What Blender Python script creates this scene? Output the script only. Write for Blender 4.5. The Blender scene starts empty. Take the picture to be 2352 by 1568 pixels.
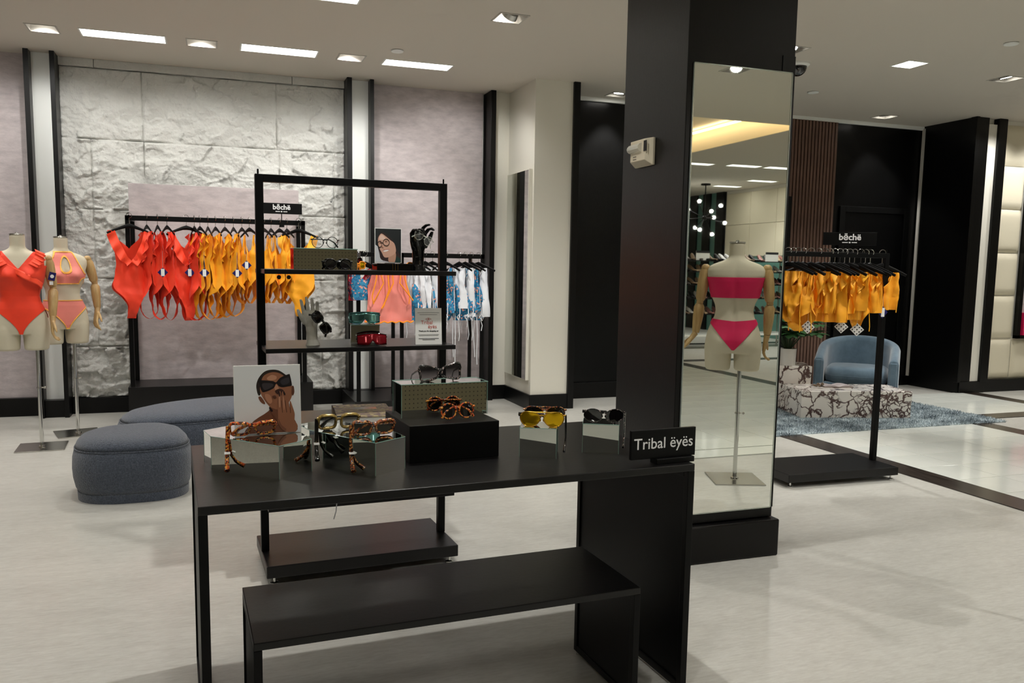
import bpy, bmesh, math, random
from math import sin, cos, pi, sqrt, radians, atan2, exp
from mathutils import Vector, Matrix, noise
random.seed(7)
SC = bpy.context.scene
COL = SC.collection

# ------------------------------------------------------------------ camera
cam_d = bpy.data.cameras.new('camera'); cam = bpy.data.objects.new('camera', cam_d); COL.objects.link(cam)
cam_d.sensor_width = 36; cam_d.lens = 1899.8 / 2352 * 36
cam_d.shift_x = 16.9 / 2352; cam_d.shift_y = 42.5 / 2352
cam_d.clip_start = .02; cam_d.clip_end = 100
p_, r_, y_ = .1114, -.0151, .338
_cr = Vector((1, 0, 0)); _fw = Vector((0, cos(p_), -sin(p_))); _dn = Vector((0, -sin(p_), -cos(p_)))
_R = _cr * cos(r_) + _dn * sin(r_); _D = _dn * cos(r_) - _cr * sin(r_)
def _w(v): return Vector((cos(y_) * v.x + sin(y_) * v.y, -sin(y_) * v.x + cos(y_) * v.y, v.z))
_R, _D, _F = _w(_R), _w(_D), _w(_fw)
_m = Matrix((( _R.x, -_D.x, -_F.x, 0), (_R.y, -_D.y, -_F.y, 0), (_R.z, -_D.z, -_F.z, 1.4), (0, 0, 0, 1)))
cam.matrix_world = _m
SC.camera = cam

# ------------------------------------------------------------------ world, exposure
wd = bpy.data.worlds.new('world'); SC.world = wd; wd.use_nodes = True
wd.node_tree.nodes['Background'].inputs[0].default_value = (.9, .9, .88, 1)
wd.node_tree.nodes['Background'].inputs[1].default_value = .25
SC.view_settings.view_transform = 'Standard'; SC.view_settings.look = 'None'
SC.view_settings.exposure = -0.14; SC.view_settings.gamma = 1; SC.view_settings.use_curve_mapping = False
SC.cycles.max_bounces = 8; SC.cycles.diffuse_bounces = 4; SC.cycles.glossy_bounces = 5; SC.cycles.transmission_bounces = 6
SC.cycles.transparent_max_bounces = 8
SC.cycles.sample_clamp_indirect = 4.0; SC.cycles.caustics_reflective = False; SC.cycles.caustics_refractive = False
PANEL_E = 16.0     # emission of the ceiling panels
SPOT_W = 92.0      # watts of each recessed spot

# ------------------------------------------------------------------ materials
def lin(c):
    return tuple(((v / 255) / 12.92 if v / 255 <= .04045 else ((v / 255 + .055) / 1.055) ** 2.4) for v in c) + (1,)
MT = {}
def mat(name, c, rough=.5, metal=0, var=0, vs=8, stretch=(1, 1, 1), bump=0, bs=40, spec=.5, alpha=1, trans=0, ior=1.45, emit=0, c2=None, sheen=0, coat=0, bd=4, bdist=.01):
    m = bpy.data.materials.new(name); m.use_nodes = True; nt = m.node_tree; b = nt.nodes['Principled BSDF']
    b.inputs['Base Color'].default_value = lin(c); b.inputs['Roughness'].default_value = rough; b.inputs['Metallic'].default_value = metal
    b.inputs['Specular IOR Level'].default_value = spec; b.inputs['IOR'].default_value = ior
    b.inputs['Alpha'].default_value = alpha; b.inputs['Transmission Weight'].default_value = trans
    b.inputs['Sheen Weight'].default_value = sheen; b.inputs['Coat Weight'].default_value = coat
    if emit: b.inputs['Emission Color'].default_value = lin(c); b.inputs['Emission Strength'].default_value = emit
    if var or bump:
        tc = nt.nodes.new('ShaderNodeTexCoord'); mp = nt.nodes.new('ShaderNodeMapping'); mp.inputs['Scale'].default_value = stretch
        nt.links.new(tc.outputs['Object'], mp.inputs[0])
    if var:
        n = nt.nodes.new('ShaderNodeTexNoise'); n.inputs['Scale'].default_value = vs; n.inputs['Detail'].default_value = 6; n.inputs['Roughness'].default_value = .6
        nt.links.new(mp.outputs[0], n.inputs['Vector'])
        r = nt.nodes.new('ShaderNodeValToRGB'); r.color_ramp.elements[0].position = .32; r.color_ramp.elements[1].position = .68
        a = lin(c); d = lin(c2) if c2 else tuple(max(0, v * (1 - var)) for v in a[:3]) + (1,)
        r.color_ramp.elements[0].color = d; r.color_ramp.elements[1].color = a
        nt.links.new(n.outputs['Fac'], r.inputs[0]); nt.links.new(r.outputs[0], b.inputs['Base Color'])
    if bump:
        n2 = nt.nodes.new('ShaderNodeTexNoise'); n2.inputs['Scale'].default_value = bs; n2.inputs['Detail'].default_value = bd
        nt.links.new(mp.outputs[0], n2.inputs['Vector'])
        bp = nt.nodes.new('ShaderNodeBump'); bp.inputs['Strength'].default_value = bump; bp.inputs['Distance'].default_value = bdist
        nt.links.new(n2.outputs['Fac'], bp.inputs['Height']); nt.links.new(bp.outputs[0], b.inputs['Normal'])
    MT[name] = m; return m

def floor_material():
    m = mat('floor_vinyl', (200, 199, 191), .32, bump=.04, bs=60); nt = m.node_tree; bs = nt.nodes['Principled BSDF']
    tc = nt.nodes.new('ShaderNodeTexCoord'); last = None
    for scale, st, a, b_ in ((2.2, (.7, 1.5, 1), (168, 167, 159), (201, 199, 191)), (9, (.5, 2.6, 1), (171, 168, 160), (203, 202, 194)), (38, (.5, 2.2, 1), (175, 172, 164), (201, 200, 193))):
        mp = nt.nodes.new('ShaderNodeMapping'); mp.inputs['Scale'].default_value = st; nt.links.new(tc.outputs['Object'], mp.inputs[0])
        n = nt.nodes.new('ShaderNodeTexNoise'); n.inputs['Scale'].default_value = scale; n.inputs['Detail'].default_value = 8; n.inputs['Roughness'].default_value = .65; n.inputs['Distortion'].default_value = .4
        nt.links.new(mp.outputs[0], n.inputs['Vector']); r = nt.nodes.new('ShaderNodeValToRGB'); r.color_ramp.elements[0].position = .36; r.color_ramp.elements[1].position = .64
        r.color_ramp.elements[0].color = lin(a); r.color_ramp.elements[1].color = lin(b_); nt.links.new(n.outputs['Fac'], r.inputs[0])
        if last is None: last = r.outputs[0]
        else:
            mx = nt.nodes.new('ShaderNodeMix'); mx.data_type = 'RGBA'; mx.inputs[0].default_value = .5
            nt.links.new(last, mx.inputs[6]); nt.links.new(r.outputs[0], mx.inputs[7]); last = mx.outputs[2]
    nt.links.new(last, bs.inputs['Base Color'])
floor_material()
mat('tile_white', (226, 228, 220), .10, var=1, c2=(214, 217, 209), vs=1.5)
mat('grout', (150, 150, 143), .7)
mat('strip_dark', (66, 58, 52), .22, var=1, c2=(34, 29, 26), vs=9, stretch=(5, .4, 1))
mat('ceiling_paint', (212, 205, 193), .85)
mat('wall_cream', (234, 231, 219), .6, bump=.03, bs=90)
mat('wall_white', (242, 244, 240), .5)
mat('stone', (214, 214, 209), .9, var=.10, vs=5, bump=.8, bs=44, bd=10, bdist=.014)
mat('plaster_pink', (200, 190, 190), .75, var=1, c2=(172, 163, 164), vs=7, stretch=(1, 1, 2.6), bump=.15, bs=50)
mat('black_trim', (8, 8, 8), .36, spec=.3, bump=.04, bs=120, stretch=(3, 3, .2))
mat('black_pillar', (9, 8, 8), .36, spec=.3, bump=.06, bs=160, stretch=(3, 3, .15))
mat('black_metal', (5, 5, 5), .42, spec=.2)
mat('black_shelf', (13, 12, 12), .34, spec=.4, bump=.03, bs=60)
mat('black_gloss', (8, 8, 9), .08)
mat('mirror', (240, 243, 238), .012, 1)
mat('glass_edge', (128, 160, 148), .1, coat=.5)
mat('bevel_edge', (186, 194, 186), .15, .6)
mat('tube_lamp', (255, 250, 240), .5, emit=7)
mat('chrome', (215, 215, 212), .09, 1)
mat('steel', (190, 188, 182), .22, 1)
mat('mannequin_skin', (203, 195, 172), .75, bump=.04, bs=200)
mat('wood_light', (193, 163, 112), .42, var=1, c2=(165, 132, 84), vs=9, stretch=(5, 5, .6))
mat('boucle', (84, 92, 106), .95, var=1, c2=(50, 57, 69), vs=110, bump=.8, bs=150, sheen=.4)
mat('velvet', (104, 128, 144), .8, var=1, c2=(80, 103, 120), vs=7, sheen=.6)
mat('coral', (247, 62, 28), .62, var=.12, vs=6, sheen=.1)
mat('coral_ruffle', (252, 72, 36), .6, sheen=.1)
mat('yellow', (255, 172, 22), .6, var=.12, vs=9, sheen=.1)
mat('yellow_trim', (255, 184, 40), .6)
mat('pink', (238, 140, 128), .65, var=.08, vs=7)
mat('trim_apricot', (255, 188, 82), .6)
mat('orange_trim', (250, 150, 30), .6)
mat('magenta', (214, 20, 84), .6, var=.1, vs=7)
mat('white_cloth', (226, 228, 232), .65)
mat('red_cloth', (190, 30, 50), .6)
mat('navy', (24, 22, 92), .4)
mat('white_card', (236, 236, 232), .5)
mat('grey_card', (150, 150, 150), .5)
mat('ink', (30, 30, 34), .5)
mat('ink_red', (196, 96, 84), .5)
mat('letter', (232, 232, 232), .5)
mat('cream_pad', (232, 224, 200), .55, bump=.1, bs=9)
mat('plant_pot', (214, 210, 202), .5)
mat('leaf', (54, 96, 50), .5, var=.4, vs=20)
mat('leaf_pale', (120, 160, 120), .5, var=.4, vs=20)
mat('stem', (46, 62, 36), .6)
mat('soil', (50, 38, 30), .9)
mat('slat_wood', (118, 90, 76), .5, var=1, c2=(92, 68, 58), vs=14, stretch=(3, 3, .25))
mat('black_wood', (9, 9, 9), .26, spec=.32, var=1, c2=(6, 6, 6), vs=16, stretch=(6, 6, .4), bump=.15, bs=60)
mat('teal_glass', (96, 140, 130), .12)
mat('panel_light', (255, 252, 244), .5, emit=PANEL_E)
mat('bulb', (255, 250, 240), .5, emit=22)
mat('lens_dark', (16, 13, 14), .04, coat=1)
def grad_lens():
    m = mat('lens_grad', (20, 18, 24), .04, coat=.5); nt = m.node_tree; bs = nt.nodes['Principled BSDF']
    tc = nt.nodes.new('ShaderNodeTexCoord'); sx = nt.nodes.new('ShaderNodeSeparateXYZ'); nt.links.new(tc.outputs['Object'], sx.inputs[0])
    mr = nt.nodes.new('ShaderNodeMapRange'); mr.inputs[1].default_value = -.018; mr.inputs[2].default_value = .012; mr.inputs[3].default_value = .35; mr.inputs[4].default_value = .96
    nt.links.new(sx.outputs[2], mr.inputs[0]); nt.links.new(mr.outputs[0], bs.inputs['Alpha'])
grad_lens()
mat('lens_clear', (235, 240, 240), .02, alpha=.12)
mat('lens_gold', (222, 176, 16), .08, .75)
mat('lens_red', (120, 10, 24), .06, .4)
mat('lens_teal', (140, 205, 208), .05, .92)
mat('acetate_black', (10, 10, 10), .12, coat=.6)
mat('acetate_gold', (176, 150, 78), .2, .3, var=1, c2=(92, 72, 40), vs=90)
mat('gold', (214, 170, 70), .2, 1)
mat('hand_white', (222, 220, 211), .5)
mat('khaki', (104, 96, 74), .8)
mat('dot_dark', (28, 22, 20), .8)
mat('alarm', (206, 196, 172), .5)
mat('clear_plastic', (225, 225, 215), .08, alpha=.5)
mat('camera_dome', (10, 10, 12), .05, coat=1)
mat('vent', (190, 186, 178), .5)
mat('reflector', (208, 206, 200), .25, .7)
mat('niche_light', (255, 240, 208), .6)
mat('cove', (255, 236, 200), .5, emit=9)
for i, c in enumerate([(150, 104, 96), (120, 100, 80), (226, 226, 226), (30, 28, 30), (176, 150, 120), (90, 84, 78)]): mat('shoe%d' % i, c, .4)

def tortoise(name, a, b, c, scale=140):
    cl = name in ('snake', 'floral', 'multi'); m = mat(name, a, .65 if cl else .15, coat=0 if cl else .6); nt = m.node_tree; bs = nt.nodes['Principled BSDF']
    tc = nt.nodes.new('ShaderNodeTexCoord'); v = nt.nodes.new('ShaderNodeTexVoronoi'); v.inputs['Scale'].default_value = scale
    nt.links.new(tc.outputs['Object'], v.inputs['Vector']); sp = nt.nodes.new('ShaderNodeSeparateColor'); nt.links.new(v.outputs['Color'], sp.inputs[0])
    r = nt.nodes.new('ShaderNodeValToRGB'); r.color_ramp.interpolation = 'CONSTANT'; e = r.color_ramp.elements
    e[0].color = lin(a); e[1].color = lin(c); e[1].position = .86 if name in ('floral', 'tort_lace') else .72; x = e.new(.4); x.color = lin(b)
    nt.links.new(sp.outputs[0], r.inputs[0]); nt.links.new(r.outputs[0], bs.inputs['Base Color'])
tortoise('tort_orange', (190, 74, 26), (60, 20, 14), (226, 158, 66), 240)
tortoise('tort_brown', (140, 66, 30), (40, 20, 16), (196, 138, 76), 240)
tortoise('tort_lace', (10, 9, 11), (12, 11, 13), (170, 150, 144), 300)
tortoise('snake', (140, 122, 98), (112, 94, 92), (168, 152, 112), 60)
tortoise('floral', (24, 96, 140), (40, 128, 166), (214, 150, 128), 70)
tortoise('multi', (190, 40, 70), (40, 60, 90), (220, 150, 130), 70)

def marble():
    m = mat('marble', (226, 216, 208), .2); nt = m.node_tree; bs = nt.nodes['Principled BSDF']
    tc = nt.nodes.new('ShaderNodeTexCoord'); n = nt.nodes.new('ShaderNodeTexNoise'); n.inputs['Scale'].default_value = 4; n.inputs['Detail'].default_value = 5
    mx = nt.nodes.new('ShaderNodeMix'); mx.data_type = 'VECTOR'; mx.inputs[0].default_value = .30
    nt.links.new(tc.outputs['Object'], n.inputs['Vector']); nt.links.new(tc.outputs['Object'], mx.inputs[4]); nt.links.new(n.outputs['Color'], mx.inputs[5])
    rs = []
    for sc_, w0, w1 in ((7, .02, .06), (21, .05, .10)):
        v = nt.nodes.new('ShaderNodeTexVoronoi'); v.feature = 'DISTANCE_TO_EDGE'; v.inputs['Scale'].default_value = sc_
        nt.links.new(mx.outputs[1], v.inputs['Vector'])
        r = nt.nodes.new('ShaderNodeValToRGB'); r.color_ramp.elements[0].position = w0; r.color_ramp.elements[1].position = w1
        nt.links.new(v.outputs['Distance'], r.inputs[0]); rs.append(r)
    n3 = nt.nodes.new('ShaderNodeTexNoise'); n3.inputs['Scale'].default_value = 3.2
    nt.links.new(tc.outputs['Object'], n3.inputs['Vector'])
    r3 = nt.nodes.new('ShaderNodeValToRGB'); r3.color_ramp.elements[0].position = .48; r3.color_ramp.elements[1].position = .56
    nt.links.new(n3.outputs['Fac'], r3.inputs[0])
    ad = nt.nodes.new('ShaderNodeMath'); ad.operation = 'MAXIMUM'; nt.links.new(rs[1].outputs[0], ad.inputs[0])
    inv = nt.nodes.new('ShaderNodeMath'); inv.operation = 'SUBTRACT'; inv.inputs[0].default_value = 1; nt.links.new(r3.outputs[0], inv.inputs[1]); nt.links.new(inv.outputs[0], ad.inputs[1])
    mu = nt.nodes.new('ShaderNodeMath'); mu.operation = 'MULTIPLY'; nt.links.new(rs[0].outputs[0], mu.inputs[0]); nt.links.new(ad.outputs[0], mu.inputs[1])
    mc = nt.nodes.new('ShaderNodeMix'); mc.data_type = 'RGBA'; mc.inputs[6].default_value = lin((84, 62, 58)); mc.inputs[7].default_value = lin((234, 228, 220))
    nt.links.new(mu.outputs[0], mc.inputs[0]); nt.links.new(mc.outputs[2], bs.inputs['Base Color'])
marble()
mat('rug', (196, 208, 212), .95, var=1, c2=(84, 98, 106), vs=3.5, stretch=(1, 1.6, 1))

# ------------------------------------------------------------------ mesh helpers
class MB:
    def __init__(s): s.v = []; s.f = []; s.m = []
    def add(s, vs, fs, mi=0, M=None):
        o = len(s.v)
        for p in vs:
            p = Vector(p); s.v.append(M @ p if M else p)
        for f in fs: s.f.append([i + o for i in f]); s.m.append(mi)
        return s
    def box(s, x0, x1, y0, y1, z0, z1, mi=0, M=None):
        vs = [(x, y, z) for z in (z0, z1) for y in (y0, y1) for x in (x0, x1)]
        return s.add(vs, [(0, 2, 3, 1), (4, 5, 7, 6), (0, 1, 5, 4), (2, 6, 7, 3), (0, 4, 6, 2), (1, 3, 7, 5)], mi, M)
    def prism(s, pts, z0, z1, mi=0, M=None, mtop=None):
        n = len(pts); o = len(s.v)
        vs = [(x, y, z0) for x, y in pts] + [(x, y, z1) for x, y in pts]
        s.add(vs, [tuple(range(n - 1, -1, -1))], mi, M); s.f.append([o + n + i for i in range(n)]); s.m.append(mi if mtop is None else mtop)
        for i in range(n): s.f.append([o + i, o + (i + 1) % n, o + n + (i + 1) % n, o + n + i]); s.m.append(mi)
        return s
    def loft(s, rings, mi=0, cap=True, M=None, closed=True):
        n = len(rings[0]); vs = [p for r in rings for p in r]; fs = []
        for i in range(len(rings) - 1):
            for j in range(n if closed else n - 1):
                a = i * n + j; b = i * n + (j + 1) % n; fs.append((a, b, b + n, a + n))
        if cap and closed: fs.append(tuple(range(n - 1, -1, -1))); fs.append(tuple((len(rings) - 1) * n + j for j in range(n)))
        return s.add(vs, fs, mi, M)
    def tube(s, pts, r, n=8, mi=0, closed=False, M=None, cap=True, ry=None, up=None):
        P = [Vector(p) for p in pts]; N = len(P); rs = r if isinstance(r, (list, tuple)) else [r] * N; rings = []
        u = None
        for i in range(N):
            a = P[i - 1] if (i > 0 or closed) else P[0]; b = P[(i + 1) % N] if (i < N - 1 or closed) else P[-1]
            t = (b - a)
            t = t.normalized() if t.length > 1e-9 else Vector((0, 0, 1))
            if up is not None: u = Vector(up)
            elif u is None: u = Vector((0, 0, 1)) if abs(t.z) < .9 else Vector((1, 0, 0))
            u = (u - t * u.dot(t)); u = u.normalized() if u.length > 1e-6 else t.orthogonal().normalized()
            w = t.cross(u)
            k = ry / rs[i] if ry else 1
            rings.append([P[i] + (u * cos(2 * pi * j / n) * k + w * sin(2 * pi * j / n)) * rs[i] for j in range(n)])
        if closed: rings.append(rings[0])
        return s.loft(rings, mi, cap and not closed, M)
    def cyl(s, a, b, r0, r1=None, n=16, mi=0, M=None): return s.tube([a, b], [r0, r0 if r1 is None else r1], n, mi, M=M)
    def lathe(s, prof, n=24, mi=0, M=None, c=(0, 0)):
        return s.loft([[(c[0] + r * cos(2 * pi * j / n), c[1] + r * sin(2 * pi * j / n), z) for j in range(n)] for r, z in prof], mi, True, M)
    def sphere(s, c, r, n=12, mi=0, sx=1, sy=1, sz=1, M=None):
        rings = []
        for i in range(1, n):
            a = pi * i / n; rings.append([(c[0] + sx * r * sin(a) * cos(2 * pi * j / (2 * n)), c[1] + sy * r * sin(a) * sin(2 * pi * j / (2 * n)), c[2] - sz * r * cos(a)) for j in range(2 * n)])
        return s.loft(rings, mi, True, M)
    def build(s, name, mats, parent=None, smooth=False, bevel=0, M=None, ang=35, merge=0, solid=0):
        me = bpy.data.meshes.new(name); me.from_pydata([tuple(v) for v in s.v], [], s.f)
        if isinstance(mats, str): mats = [mats]
        for m in mats: me.materials.append(MT[m])
        if len(mats) > 1: me.polygons.foreach_set('material_index', s.m)
        if merge:
            bm = bmesh.new(); bm.from_mesh(me); bmesh.ops.remove_doubles(bm, verts=bm.verts, dist=merge); bm.to_mesh(me); bm.free()
        me.validate(); me.update()
        if smooth:
            me.polygons.foreach_set('use_smooth', [True] * len(me.polygons))
            if ang < 180: me.set_sharp_from_angle(angle=radians(ang))
        o = bpy.data.objects.new(name, me); COL.objects.link(o)
        if parent: o.parent = parent
        if M: o.matrix_local = M
        if solid:
            sm = o.modifiers.new('solid', 'SOLIDIFY'); sm.thickness = solid; sm.offset = 0
        if bevel:
            b = o.modifiers.new('bevel', 'BEVEL'); b.width = bevel; b.segments = 2; b.limit_method = 'ANGLE'; b.angle_limit = radians(40)
        return o

def tag(o, label=None, cat=None, group=None, kind=None):
    if label: o['label'] = label
    if cat: o['category'] = cat
    if group: o['group'] = group
    if kind: o['kind'] = kind
    return o
def thing(name, label, cat, loc=(0, 0, 0), rz=0, group=None):
    o = bpy.data.objects.new(name, None); COL.objects.link(o); o.location = loc; o.rotation_euler = (0, 0, rz); o.empty_display_size = .1
    return tag(o, label, cat, group)
def struct(o): o['kind'] = 'structure'; return o
def clone(o, parent=None):
    c = o.copy(); COL.objects.link(c); c.parent = parent
    for ch in list(o.children): clone(ch, c)
    return c
def T(x, y, z): return Matrix.Translation((x, y, z))
def RX(a): return Matrix.Rotation(a, 4, 'X')
def RY(a): return Matrix.Rotation(a, 4, 'Y')
def RZ(a): return Matrix.Rotation(a, 4, 'Z')
def interp(tab, x):
    if x <= tab[0][0]: return tab[0][1]
    for (a, p), (b, q) in zip(tab, tab[1:]):
        if x <= b:
            t = (x - a) / (b - a); t = t * t * (3 - 2 * t) if False else t; return p + (q - p) * t
    return tab[-1][1]
def text(s, size, M, m, parent, name='lettering', bold=0, align='CENTER', ext=.0004):
    cu = bpy.data.curves.new(name, 'FONT'); cu.body = s; cu.size = size; cu.align_x = align; cu.align_y = 'CENTER'; cu.extrude = ext; cu.offset = bold
    cu.resolution_u = 3
    t = bpy.data.objects.new(name, cu); COL.objects.link(t)
    bpy.context.view_layer.update()
    me = bpy.data.meshes.new_from_object(t.evaluated_get(bpy.context.evaluated_depsgraph_get()))
    bpy.data.objects.remove(t); bpy.data.curves.remove(cu)
    me.materials.clear(); me.materials.append(MT[m])
    o = bpy.data.objects.new(name, me); COL.objects.link(o); o.parent = parent; o.matrix_local = M
    return o
UPR = RX(pi / 2)     # text plane -> stands upright facing -Y

# ------------------------------------------------------------------ setting: ceiling with its recessed fixtures
ZC = 3.187
PANELS = [(-.94, -.33, 7.36, 7.57), (.26, .87, 7.34, 7.56), (1.46, 2.06, 7.38, 7.58), (-2.16, -1.56, 7.36, 7.57), (.37, .97, 5.74, 5.94)]
WASH = [(-1.31, -1.11, 7.37, 7.58), (-.16, .06, 7.35, 7.56), (1.06, 1.27, 7.35, 7.55)]
SPOTS = [(2.06, 5.85), (4.45, 5.79), (7.32, 7.78), (6.90, 5.88), (3.98, 7.90), (4.45, .13)]
SQ = [(5.69, 5.80)]
for x in (-1.6, 1.2, 4.0, 6.8, 9.6):
    for y in (3.9, 1.6, -1.0): PANELS.append((x - .3, x + .3, y - .1, y + .1))  # extra panel rows out of view, added to the store ceiling
for x, y in ((7.73, -5.72), (8.61, -5.62), (9.35, -5.6), (10.37, -7.5), (10.37, -8.7), (9.2, -3.0)): PANELS.append((x - .3, x + .3, y - .1, y + .1))
holes = list(PANELS) + list(WASH) + [(x - .1, x + .1, y - .1, y + .1) for x, y in SPOTS + SQ] + [(2.0, 6.97, -6.0, -2.0)]
EX0, EX1, EY0, EY1 = -7.0, 14.0, -12.0, 8.5
def ceiling():
    xs = sorted({EX0, EX1} | {v for h in holes for v in h[:2]}); ys = sorted({EY0, EY1} | {v for h in holes for v in h[2:]})
    b = MB()
    for x0, x1 in zip(xs, xs[1:]):
        run = None
        for y0, y1 in zip(ys, ys[1:]):
            cx, cy = (x0 + x1) / 2, (y0 + y1) / 2
            solid_ = not any(h[0] < cx < h[1] and h[2] < cy < h[3] for h in holes)
            if solid_: run = (run[0], y1) if run else (y0, y1)
            if (not solid_ or y1 == ys[-1]) and run:
                b.add([(x0, run[0], ZC), (x0, run[1], ZC), (x1, run[1], ZC), (x1, run[0], ZC)], [(0, 1, 2, 3)]); run = None
    return struct(b.build('ceiling', 'ceiling_paint'))
CEIL = ceiling()
tb = MB(); tb.box(2.0, 6.97, -6.0, -2.0, ZC + .3, ZC + .33)
for a in ((2.0, 2.03, -6, -2), (6.94, 6.97, -6, -2), (2, 6.97, -6, -5.97), (2, 6.97, -2.03, -2)): tb.box(*a, ZC, ZC + .31)
tb.build('ceiling_tray', 'niche_light', CEIL)
cv = MB()
cv.box(2.1, 6.86, -2.14, -2.1, ZC + .24, ZC + .26); cv.box(6.80, 6.84, -5.9, -2.2, ZC + .24, ZC + .26)
cv.build('cove_lamp', 'cove', CEIL)
def panel(i, x0, x1, y0, y1, lab, grp=None):
    t = thing('ceiling_panel_light', lab, 'ceiling light', ((x0 + x1) / 2, (y0 + y1) / 2, ZC), 0, grp)
    w, d = (x1 - x0) / 2, (y1 - y0) / 2
    f = MB(); h = .05
    f.box(-w - .012, -w, -d - .012, d + .012, -.004, h); f.box(w, w + .012, -d - .012, d + .012, -.004, h)
    f.box(-w, w, -d - .012, -d, -.004, h); f.box(-w, w, d, d + .012, -.004, h)
    f.build('frame', 'wall_white', t)
    MB().box(-w, w, -d, d, h - .006, h).build('diffuser', 'panel_light', t)
ORDN = [a + b for a in ('', 'twenty ') for b in ('first', 'second', 'third', 'fourth', 'fifth', 'sixth', 'seventh', 'eighth', 'ninth', 'tenth', 'eleventh', 'twelfth', 'thirteenth', 'fourteenth', 'fifteenth', 'sixteenth', 'seventeenth', 'eighteenth', 'nineteenth', 'twentieth')]
labs = ['long white ceiling light panel left above the textured stone wall', 'long white ceiling light panel above the right half of the stone wall',
        'long white ceiling light panel rightmost, above the pinkish plaster panel', 'ceiling light panel cut by the left edge of the photo', 'ceiling light panel cut by the top edge of the photo']
for i, p in enumerate(PANELS):
    if i < 5: panel(i, *p, labs[i])
    else: panel(i, *p, 'ceiling light panel out of direct view, %s of the outer rows' % ORDN[i - 5], 'ceiling panels behind the camera')
for i, (x0, x1, y0, y1) in enumerate(WASH):
    t = thing('wall_washer_light', ['recessed ceiling wall washer, leftmost', 'recessed ceiling wall washer between the two long light panels', 'recessed ceiling wall washer left of the rightmost light panel'][i] , 'ceiling light', ((x0 + x1) / 2, (y0 + y1) / 2, ZC))
    w, d = (x1 - x0) / 2, (y1 - y0) / 2
    f = MB(); h = .09
    f.box(-w - .012, -w, -d - .012, d + .012, -.004, h); f.box(w, w + .012, -d - .012, d + .012, -.004, h)
    f.box(-w, w, -d - .012, -d, -.004, h); f.box(-w, w, d, d + .012, -.004, h); f.box(-w, w, -d, d, h, h + .01)
    f.build('frame', 'vent', t)
    MB().add([(-w, -d, .0), (w, -d, .0), (w, .02, .085), (-w, .02, .085)], [(0, 1, 2, 3)]).build('reflector', 'reflector', t)
    MB().tube([(-w * .6, .03, .07), (w * .6, .03, .07)], .014, 10).build('lamp_tube', 'tube_lamp', t)
def spot_light(name, loc, target, w, ang, parent=None, blend=.5, rad=.04, col=(1, .982, .95)):
    l = bpy.data.lights.new(name, 'SPOT'); l.energy = w; l.spot_size = radians(ang); l.spot_blend = blend; l.shadow_soft_size = rad; l.color = col
    o = bpy.data.objects.new(name, l); COL.objects.link(o); o.location = loc
    o.rotation_euler = (Vector(target) - Vector(loc)).to_track_quat('-Z', 'Y').to_euler(); return o
slab = ['recessed square spotlight in front of the rack, top middle', 'recessed spotlight half hidden by the black pillar', 'bright round spotlight in front of the black wall by the slats',
        'recessed spotlight at the right edge of the photo', 'recessed spotlight over the black recess', 'bright round spotlight seen at the top of the tall mirror']
AIM = [(1.4, 7.9, 1.4), (3.9, 4.6, 0), (7.7, 8.1, 1.6), (7.6, 5.8, 0), (3.9, 8.1, 1.5), (3.3, 2.0, .8)]
for i, (x, y) in enumerate(SPOTS):
    t = thing('recessed_spotlight', slab[i], 'ceiling light', (x, y, ZC))
    f = MB(); h = .1; w = .1
    f.box(-w - .012, -w, -w - .012, w + .012, -.004, h); f.box(w, w + .012, -w - .012, w + .012, -.004, h)
    f.box(-w, w, -w - .012, -w, -.004, h); f.box(-w, w, w, w + .012, -.004, h); f.box(-w, w, -w, w, h, h + .01)
    f.build('frame', 'vent', t)
    d = (Vector(AIM[i]) - Vector((x, y, ZC))).normalized(); q = d.to_track_quat('Z', 'Y').to_matrix().to_4x4()
    MB().lathe([(.03, -.05), (.058, -.02), (.062, .02), (.056, .02)], 24).build('lamp_head', 'reflector', t, True, M=T(0, 0, .03) @ q)
    MB().lathe([(.052, .015), (.05, .021)], 24).build('lens', 'bulb', t, M=T(0, 0, .03) @ q)
x, y = SQ[0]
panel(0, x - .1, x + .1, y - .1, y + .1, 'small square ceiling light panel right of the pillar')
# the lamps' own light: wall washers and spots, plus unseen downlights and added fill
for x in (-1.21, -.05, 1.16): spot_light('wash_lamp', (x, 7.46, ZC + .030), (x, 8.41, .9), SPOT_W * .36, 130, blend=.8, rad=.022)
for x in (-3.3, -2.2, 2.3): spot_light('wash_lamp', (x, 7.46, ZC - .01), (x, 8.41, 1.1), SPOT_W * .42, 130, blend=.6, rad=.05)
for (x, y), a in zip(SPOTS, AIM):
    d = (Vector(a) - Vector((x, y, ZC))).normalized()
    spot_light('spot_and_fill_lamp', Vector((x, y, ZC + .03)) + d * .05, a, SPOT_W * (1.6 if x < 7 else .8), 70)
DOWN = [(0, 6.5), (2.3, 6.3), (-1.9, 6.6), (-3, 5.6), (-.6, 5.0), (.85, 3.15), (.3, 1.2), (-2.2, 2.6), (3.4, 2.6), (3.4, 5.6), (5.6, 6.8), (6.2, 4.4), (6.2, 2.2), (8.6, 5.6), (9.0, 3.0), (3.0, -.6), (5.0, -.9), (8.5, -1.2), (9, -5.2), (9.6, -6.2), (10.0, -5.2), (8.6, -4.2), (9.6, -9.0), (10.2, -7.5), (0, -2.6), (-3, -2)]  # unseen downlights without fixtures; those by the stone and mirrored walls are added fill
for x, y in DOWN: spot_light('unseen_down_lamp', (x, y, ZC - .02), (x, y, 0), SPOT_W * (1.7 if (x, y) == (.85, 3.15) else .95), 115, blend=.8, rad=.035 if (x, y) == (.85, 3.15) else .08)
spot_light('spot_and_fill_lamp', (4.7, 3.4, ZC - .02), (3.95, 4.5, 1.2), SPOT_W * 1.8, 60)  # added fill spot, brightens the yellow swimwear rack
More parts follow.
